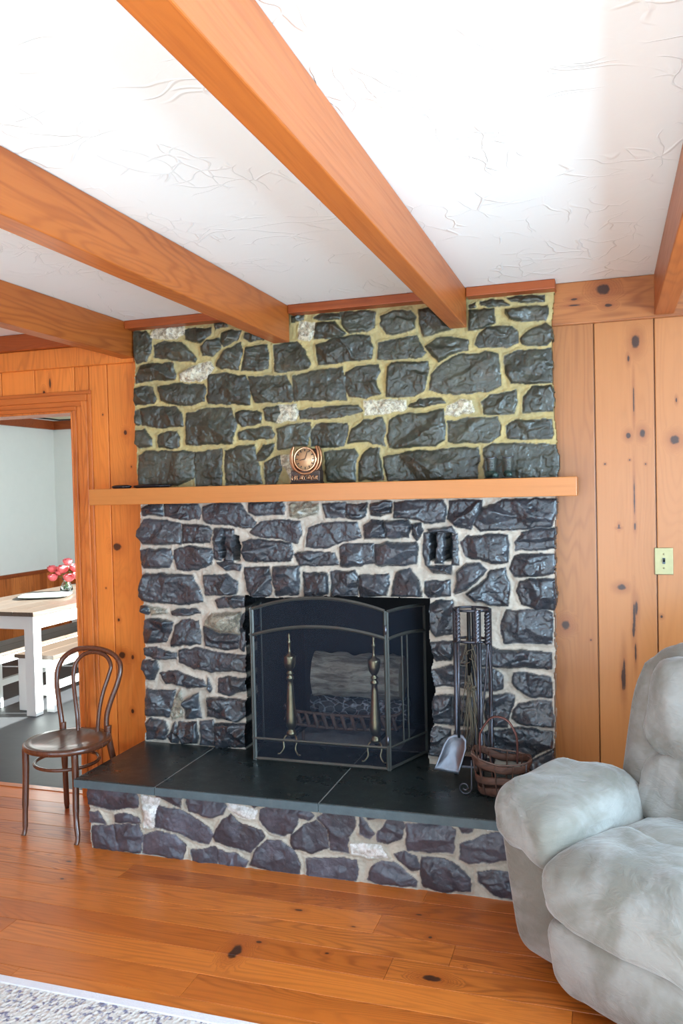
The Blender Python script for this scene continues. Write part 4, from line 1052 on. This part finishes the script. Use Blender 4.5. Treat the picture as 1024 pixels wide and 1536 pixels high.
for (px, py, r_, lb) in ((78, 852, .040, 'upper left'), (79, 865, .040, 'lower left'), (94, 852, .048, 'large centre'), (101, 841, .038, 'topmost'), (103, 865, .046, 'low front'), (113, 850, .046, 'upper right beside the door casing'), (115, 862, .040, 'lower right beside the door casing'), (88, 858, .030, 'small half hidden')):
    c = PY(px, py, vc.y+rr.uniform(-.05, .04))
    R = thing('rose', (c.x, c.y, c.z), lb[0].upper()*0+'coral pink rose, '+lb+' bloom of the bunch in the vase', 'rose', 'roses in the glass vase')
    w = MB()
    for k in range(13):
        ring = 0 if k < 3 else (1 if k < 7 else 2); a = k*2.4; pm = (2.75, 2.3, 1.85)[ring]; rad = r_*(.5, .78, 1.)[ring]
        vs = []
        for i in range(5):
            for j in range(5):
                u = (i/4-.5)*2; v = j/4; ph = .35+(pm-.35)*v-.12*u*u*v
                ang = a+u*.75; q_ = rad*(1+.12*v*v*(ring > 0))
                vs.append(c+Vector((q_*math.sin(ph)*math.cos(ang), q_*math.sin(ph)*math.sin(ang), -q_*math.cos(ph))))
        w.add(vs, [(i*5+j, i*5+j+1, (i+1)*5+j+1, (i+1)*5+j) for i in range(4) for j in range(4)], True)
    bl = w.build('bloom', M_rose, R); md = bl.modifiers.new('t', 'SOLIDIFY'); md.thickness = .0015
    w = MB(); top = Vector((vc.x, vc.y, vc.z+.11)); w.tube(catmull([c-Vector((0, 0, r_*.5)), (c+top)/2+Vector((0, 0, .01)), top, Vector((vc.x+rr.uniform(-.02, .02), vc.y+rr.uniform(-.02, .02), vc.z+.02))], 5), .0022, 6); w.build('stem', M_stem, R)
    q = (c+top)/2; a = rr.uniform(0, 6.28); w = MB(); d = Vector((math.cos(a), math.sin(a)*.5, .2)); s_ = d.cross(Vector((0, 0, 1))).normalized()
    vs = []
    for i in range(7): t = i/6; wd = .013*math.sin(pi*t)**.8; vs += [q+d*.05*t+s_*wd+Vector((0, 0, .01*t)), q+d*.05*t+Vector((0, 0, .01*t-.003)), q+d*.05*t-s_*wd+Vector((0, 0, .01*t))]
    w.add(vs, [(3*i+j, 3*i+j+1, 3*i+j+4, 3*i+j+3) for i in range(6) for j in range(2)], True); o = w.build('leaf', M_leaf, R); md = o.modifiers.new('t', 'SOLIDIFY'); md.thickness = .0006
# dining ceiling lamp
lp = PZ(97, 625, 2.46)
L_ = thing('ceiling_light', (lp.x, lp.y, 2.52), 'dark rimmed flush ceiling light with yellowed glass in the dining room', 'ceiling light')
w = MB(); w.box((lp.x, lp.y, 2.505), (.55, .55, .03)); w.box((lp.x-.265, lp.y, 2.475), (.03, .55, .05)); w.box((lp.x+.265, lp.y, 2.475), (.03, .55, .05)); w.box((lp.x, lp.y-.265, 2.475), (.5, .03, .05)); w.box((lp.x, lp.y+.265, 2.475), (.5, .03, .05)); w.build('frame', M_blk, L_, bevel=.003)
w = MB(); w.box((lp.x, lp.y, 2.475), (.49, .49, .03)); w.build('diffuser', simple('yellowed_glass', (.55, .48, .25), .3), L_, bevel=.008)
# ------------------------------------------------------------------ recliner
m = NT('grey_microsuede'); P = m.P(); n1 = m.noise(P, 3.2, 4, .6, .6); n2 = m.noise(P, 300, 2); n3 = m.noise(P, 9, 3, .6, .8)
c = m.mix(m.rng(n1, .38, .62), (.185, .168, .138), (.32, .305, .28)); c = m.mix(m.math('MULTIPLY', m.rng(n3, .48, .72), .3), c, (.15, .135, .11))
M_suede = m.set(Base_Color=c, Roughness=.9, Sheen_Weight=.45, Sheen_Roughness=.4, Normal=m.bump(n2, .15, .001, m.bump(m.noise(m.vmath('MULTIPLY', P, (1, 1, 2.6)), 11, 4, .6, 1.6), .32, .022)))
O = Vector((-.335, -1.03, 0)); ua = math.radians(233.); uu = Vector((math.cos(ua), math.sin(ua), 0)); vv = Vector((math.cos(ua+pi/2), math.sin(ua+pi/2), 0))
rec = thing('recliner', (O.x+.25, O.y-.05, 0), 'puffy grey microsuede recliner in front of the hearth right end', 'armchair')
def LP(u, v, z): return O+uu*u+vv*v+Vector((0, 0, z))
def pad(name, c, h, e=(.35, .35), fn=None, n=40, seed=1, amp=.006, wr=0.):
    """soft upholstered block: superellipsoid of half sizes h about c in the chair frame (forward, across, up)"""
    w = MB(); vs = []; m_ = n
    sg = lambda x, p: math.copysign(abs(x)**p, x)
    for i in range(m_+1):
        ph = -pi/2+pi*i/m_
        for k in range(2*n):
            th = pi*k/n
            x = sg(math.cos(ph), e[1])*sg(math.cos(th), e[0]); y = sg(math.cos(ph), e[1])*sg(math.sin(th), e[0]); z = sg(math.sin(ph), e[1])
            q = Vector((c[0]+x*h[0], c[1]+y*h[1], c[2]+z*h[2]))
            if fn: q = fn(q, x, y, z)
            a = np.array
            d = amp*float(fbm(a(q.x*1.+q.z*.7), a(q.y+q.z*.6), seed, 9, 3))+wr*abs(float(vnoise(a(q.x*2+q.y), a(q.z*3), seed+5, 6.)))
            nn = Vector((x/h[0], y/h[1], z/h[2])).normalized(); q = q+nn*d
            vs.append(LP(*q))
    N2 = 2*n
    fs = [(i*N2+k, i*N2+(k+1) % N2, (i+1)*N2+(k+1) % N2, (i+1)*N2+k) for i in range(m_) for k in range(N2)]
    w.add(vs, fs, True)
    o = w.build(name, M_suede, rec, subsurf=0); b = bmesh.new(); b.from_mesh(o.data); bmesh.ops.remove_doubles(b, verts=b.verts, dist=1e-5); bmesh.ops.recalc_face_normals(b, faces=b.faces); b.to_mesh(o.data); b.free(); return o
# v: 0 outer face of far arm ... 1.05 outer face of near arm ; u: 0 front of arm, negative to the back
for s, v0 in ((1, .115), (-1, .935)):
    def side(q, x, y, z): return Vector((q.x+.03*(q.z-.3)*(x > 0), q.y-s*.085*(q.z-.05)/.5, q.z))
    pad('arm_panel', (-.36, v0, .29), (.345, .112, .245), (.22, .22), side, seed=3)
    def armf(q, x, y, z):
        drop = max(0, (q.x+.10)/.20); inn = max(0, s*y); return Vector((q.x+.05*inn*(x > 0)*x, q.y, q.z-.045*drop**2*(.4+1.6*inn)-.03*inn+.02*math.exp(-((q.x+.24)/.16)**2)*(z > 0)*z))
    pad('arm_cushion', (-.215, v0-s*.025, .525), (.265, .165, .105), (.5, .62), armf, seed=7, amp=.012, wr=.008)
def footf(q, x, y, z): return Vector((q.x+.055*math.sin(max(0, min(1, (q.z-.05)/.3))*pi*.6), q.y, q.z))
pad('footrest', (-.05, .525, .185), (.10, .30, .135), (.25, .35), footf, seed=11, amp=.006)
def seatf(q, x, y, z): return Vector((q.x, q.y, q.z-.05*max(0, x)**3*max(0, z)+.02*math.cos(y*1.4)*max(0, z)))
pad('seat_front', (-.07, .525, .40), (.20, .315, .115), (.35, .55), seatf, seed=13, amp=.010, wr=.006)
pad('seat_cushion', (-.36, .525, .42), (.27, .30, .095), (.35, .5), seatf, seed=17, amp=.010, wr=.006)
pad('base', (-.42, .525, .20), (.36, .40, .135), (.2, .25), None, seed=19, amp=.002)
def backf(q, x, y, z):
    t = (q.z-.35)/.72; return Vector((q.x-.16*t, .525+(q.y-.525)*(1.0-.10*max(0, t)**2), q.z))
pad('backrest', (-.52, .525, .72), (.125, .45, .36), (.4, .45), backf, seed=23, amp=.012)
def lumf(q, x, y, z):
    t = (q.z-.35)/.72; return Vector((q.x-.16*t, q.y, q.z))
pad('back_cushion', (-.43, .525, .60), (.10, .32, .14), (.5, .6), lumf, seed=29, amp=.012, wr=.006)
pad('back_cushion', (-.435, .525, .86), (.11, .34, .19), (.5, .6), lumf, seed=31, amp=.012, wr=.006)
for (a, b) in ((-.1, .2), (-.1, .85), (-.7, .2), (-.7, .85)):
    w = MB(); p = LP(a, b, 0); w.lathe([(.022, 0), (.025, .01), (.02, .08), (.02, .1)], p, 14); w.build('foot', M_blk, rec)
# ------------------------------------------------------------------ light
def area(name, loc, sx, sy, rot, power, col):
    l = bpy.data.lights.new(name, 'AREA'); l.shape = 'RECTANGLE'; l.size = sx; l.size_y = sy; l.energy = power; l.color = col
    o = bpy.data.objects.new(name, l); COL.objects.link(o); o.location = loc; o.rotation_euler = rot; return o
area('window_light_right', (1.88, -2.8, 1.45), 2.5, 1.35, (pi/2, 0, pi/2), 215, (.55, .83, 1.06))
area('window_light_front', (.2, -6.48, 1.25), 2.1, 1.75, (pi/2, 0, 0), 90, (.55, .83, 1.06))
area('window_light_front', (-2.8, -6.48, 1.45), 1.5, 1.35, (pi/2, 0, 0), 65, (.55, .83, 1.06))
area('dining_window_light', (-2.62, 2.3, 1.45), 2.5, 1.3, (pi/2, 0, pi/2), 60, (.78, .94, 1.05))
sun = bpy.data.lights.new('sun', 'SUN'); sun.energy = 48; sun.angle = math.radians(.6); sun.color = (.90, 1, .98)
so = bpy.data.objects.new('sun', sun); COL.objects.link(so); so.rotation_euler = Vector((-.86, -.22, -.45)).to_track_quat('-Z', 'Y').to_euler()
wd = bpy.data.worlds.new('world'); S.world = wd; wd.use_nodes = True; wd.node_tree.nodes['Background'].inputs[0].default_value = (.75, .88, 1, 1); wd.node_tree.nodes['Background'].inputs[1].default_value = 1.2
S.view_settings.view_transform = 'Standard'; S.view_settings.look = 'None'; S.view_settings.gamma = 1; S.view_settings.use_curve_mapping = False
S.view_settings.exposure = 0.0
S.cycles.max_bounces = 8; S.cycles.diffuse_bounces = 5; S.cycles.glossy_bounces = 3; S.cycles.transparent_max_bounces = 12; S.cycles.sample_clamp_indirect = 6
S.cycles.use_denoising = True
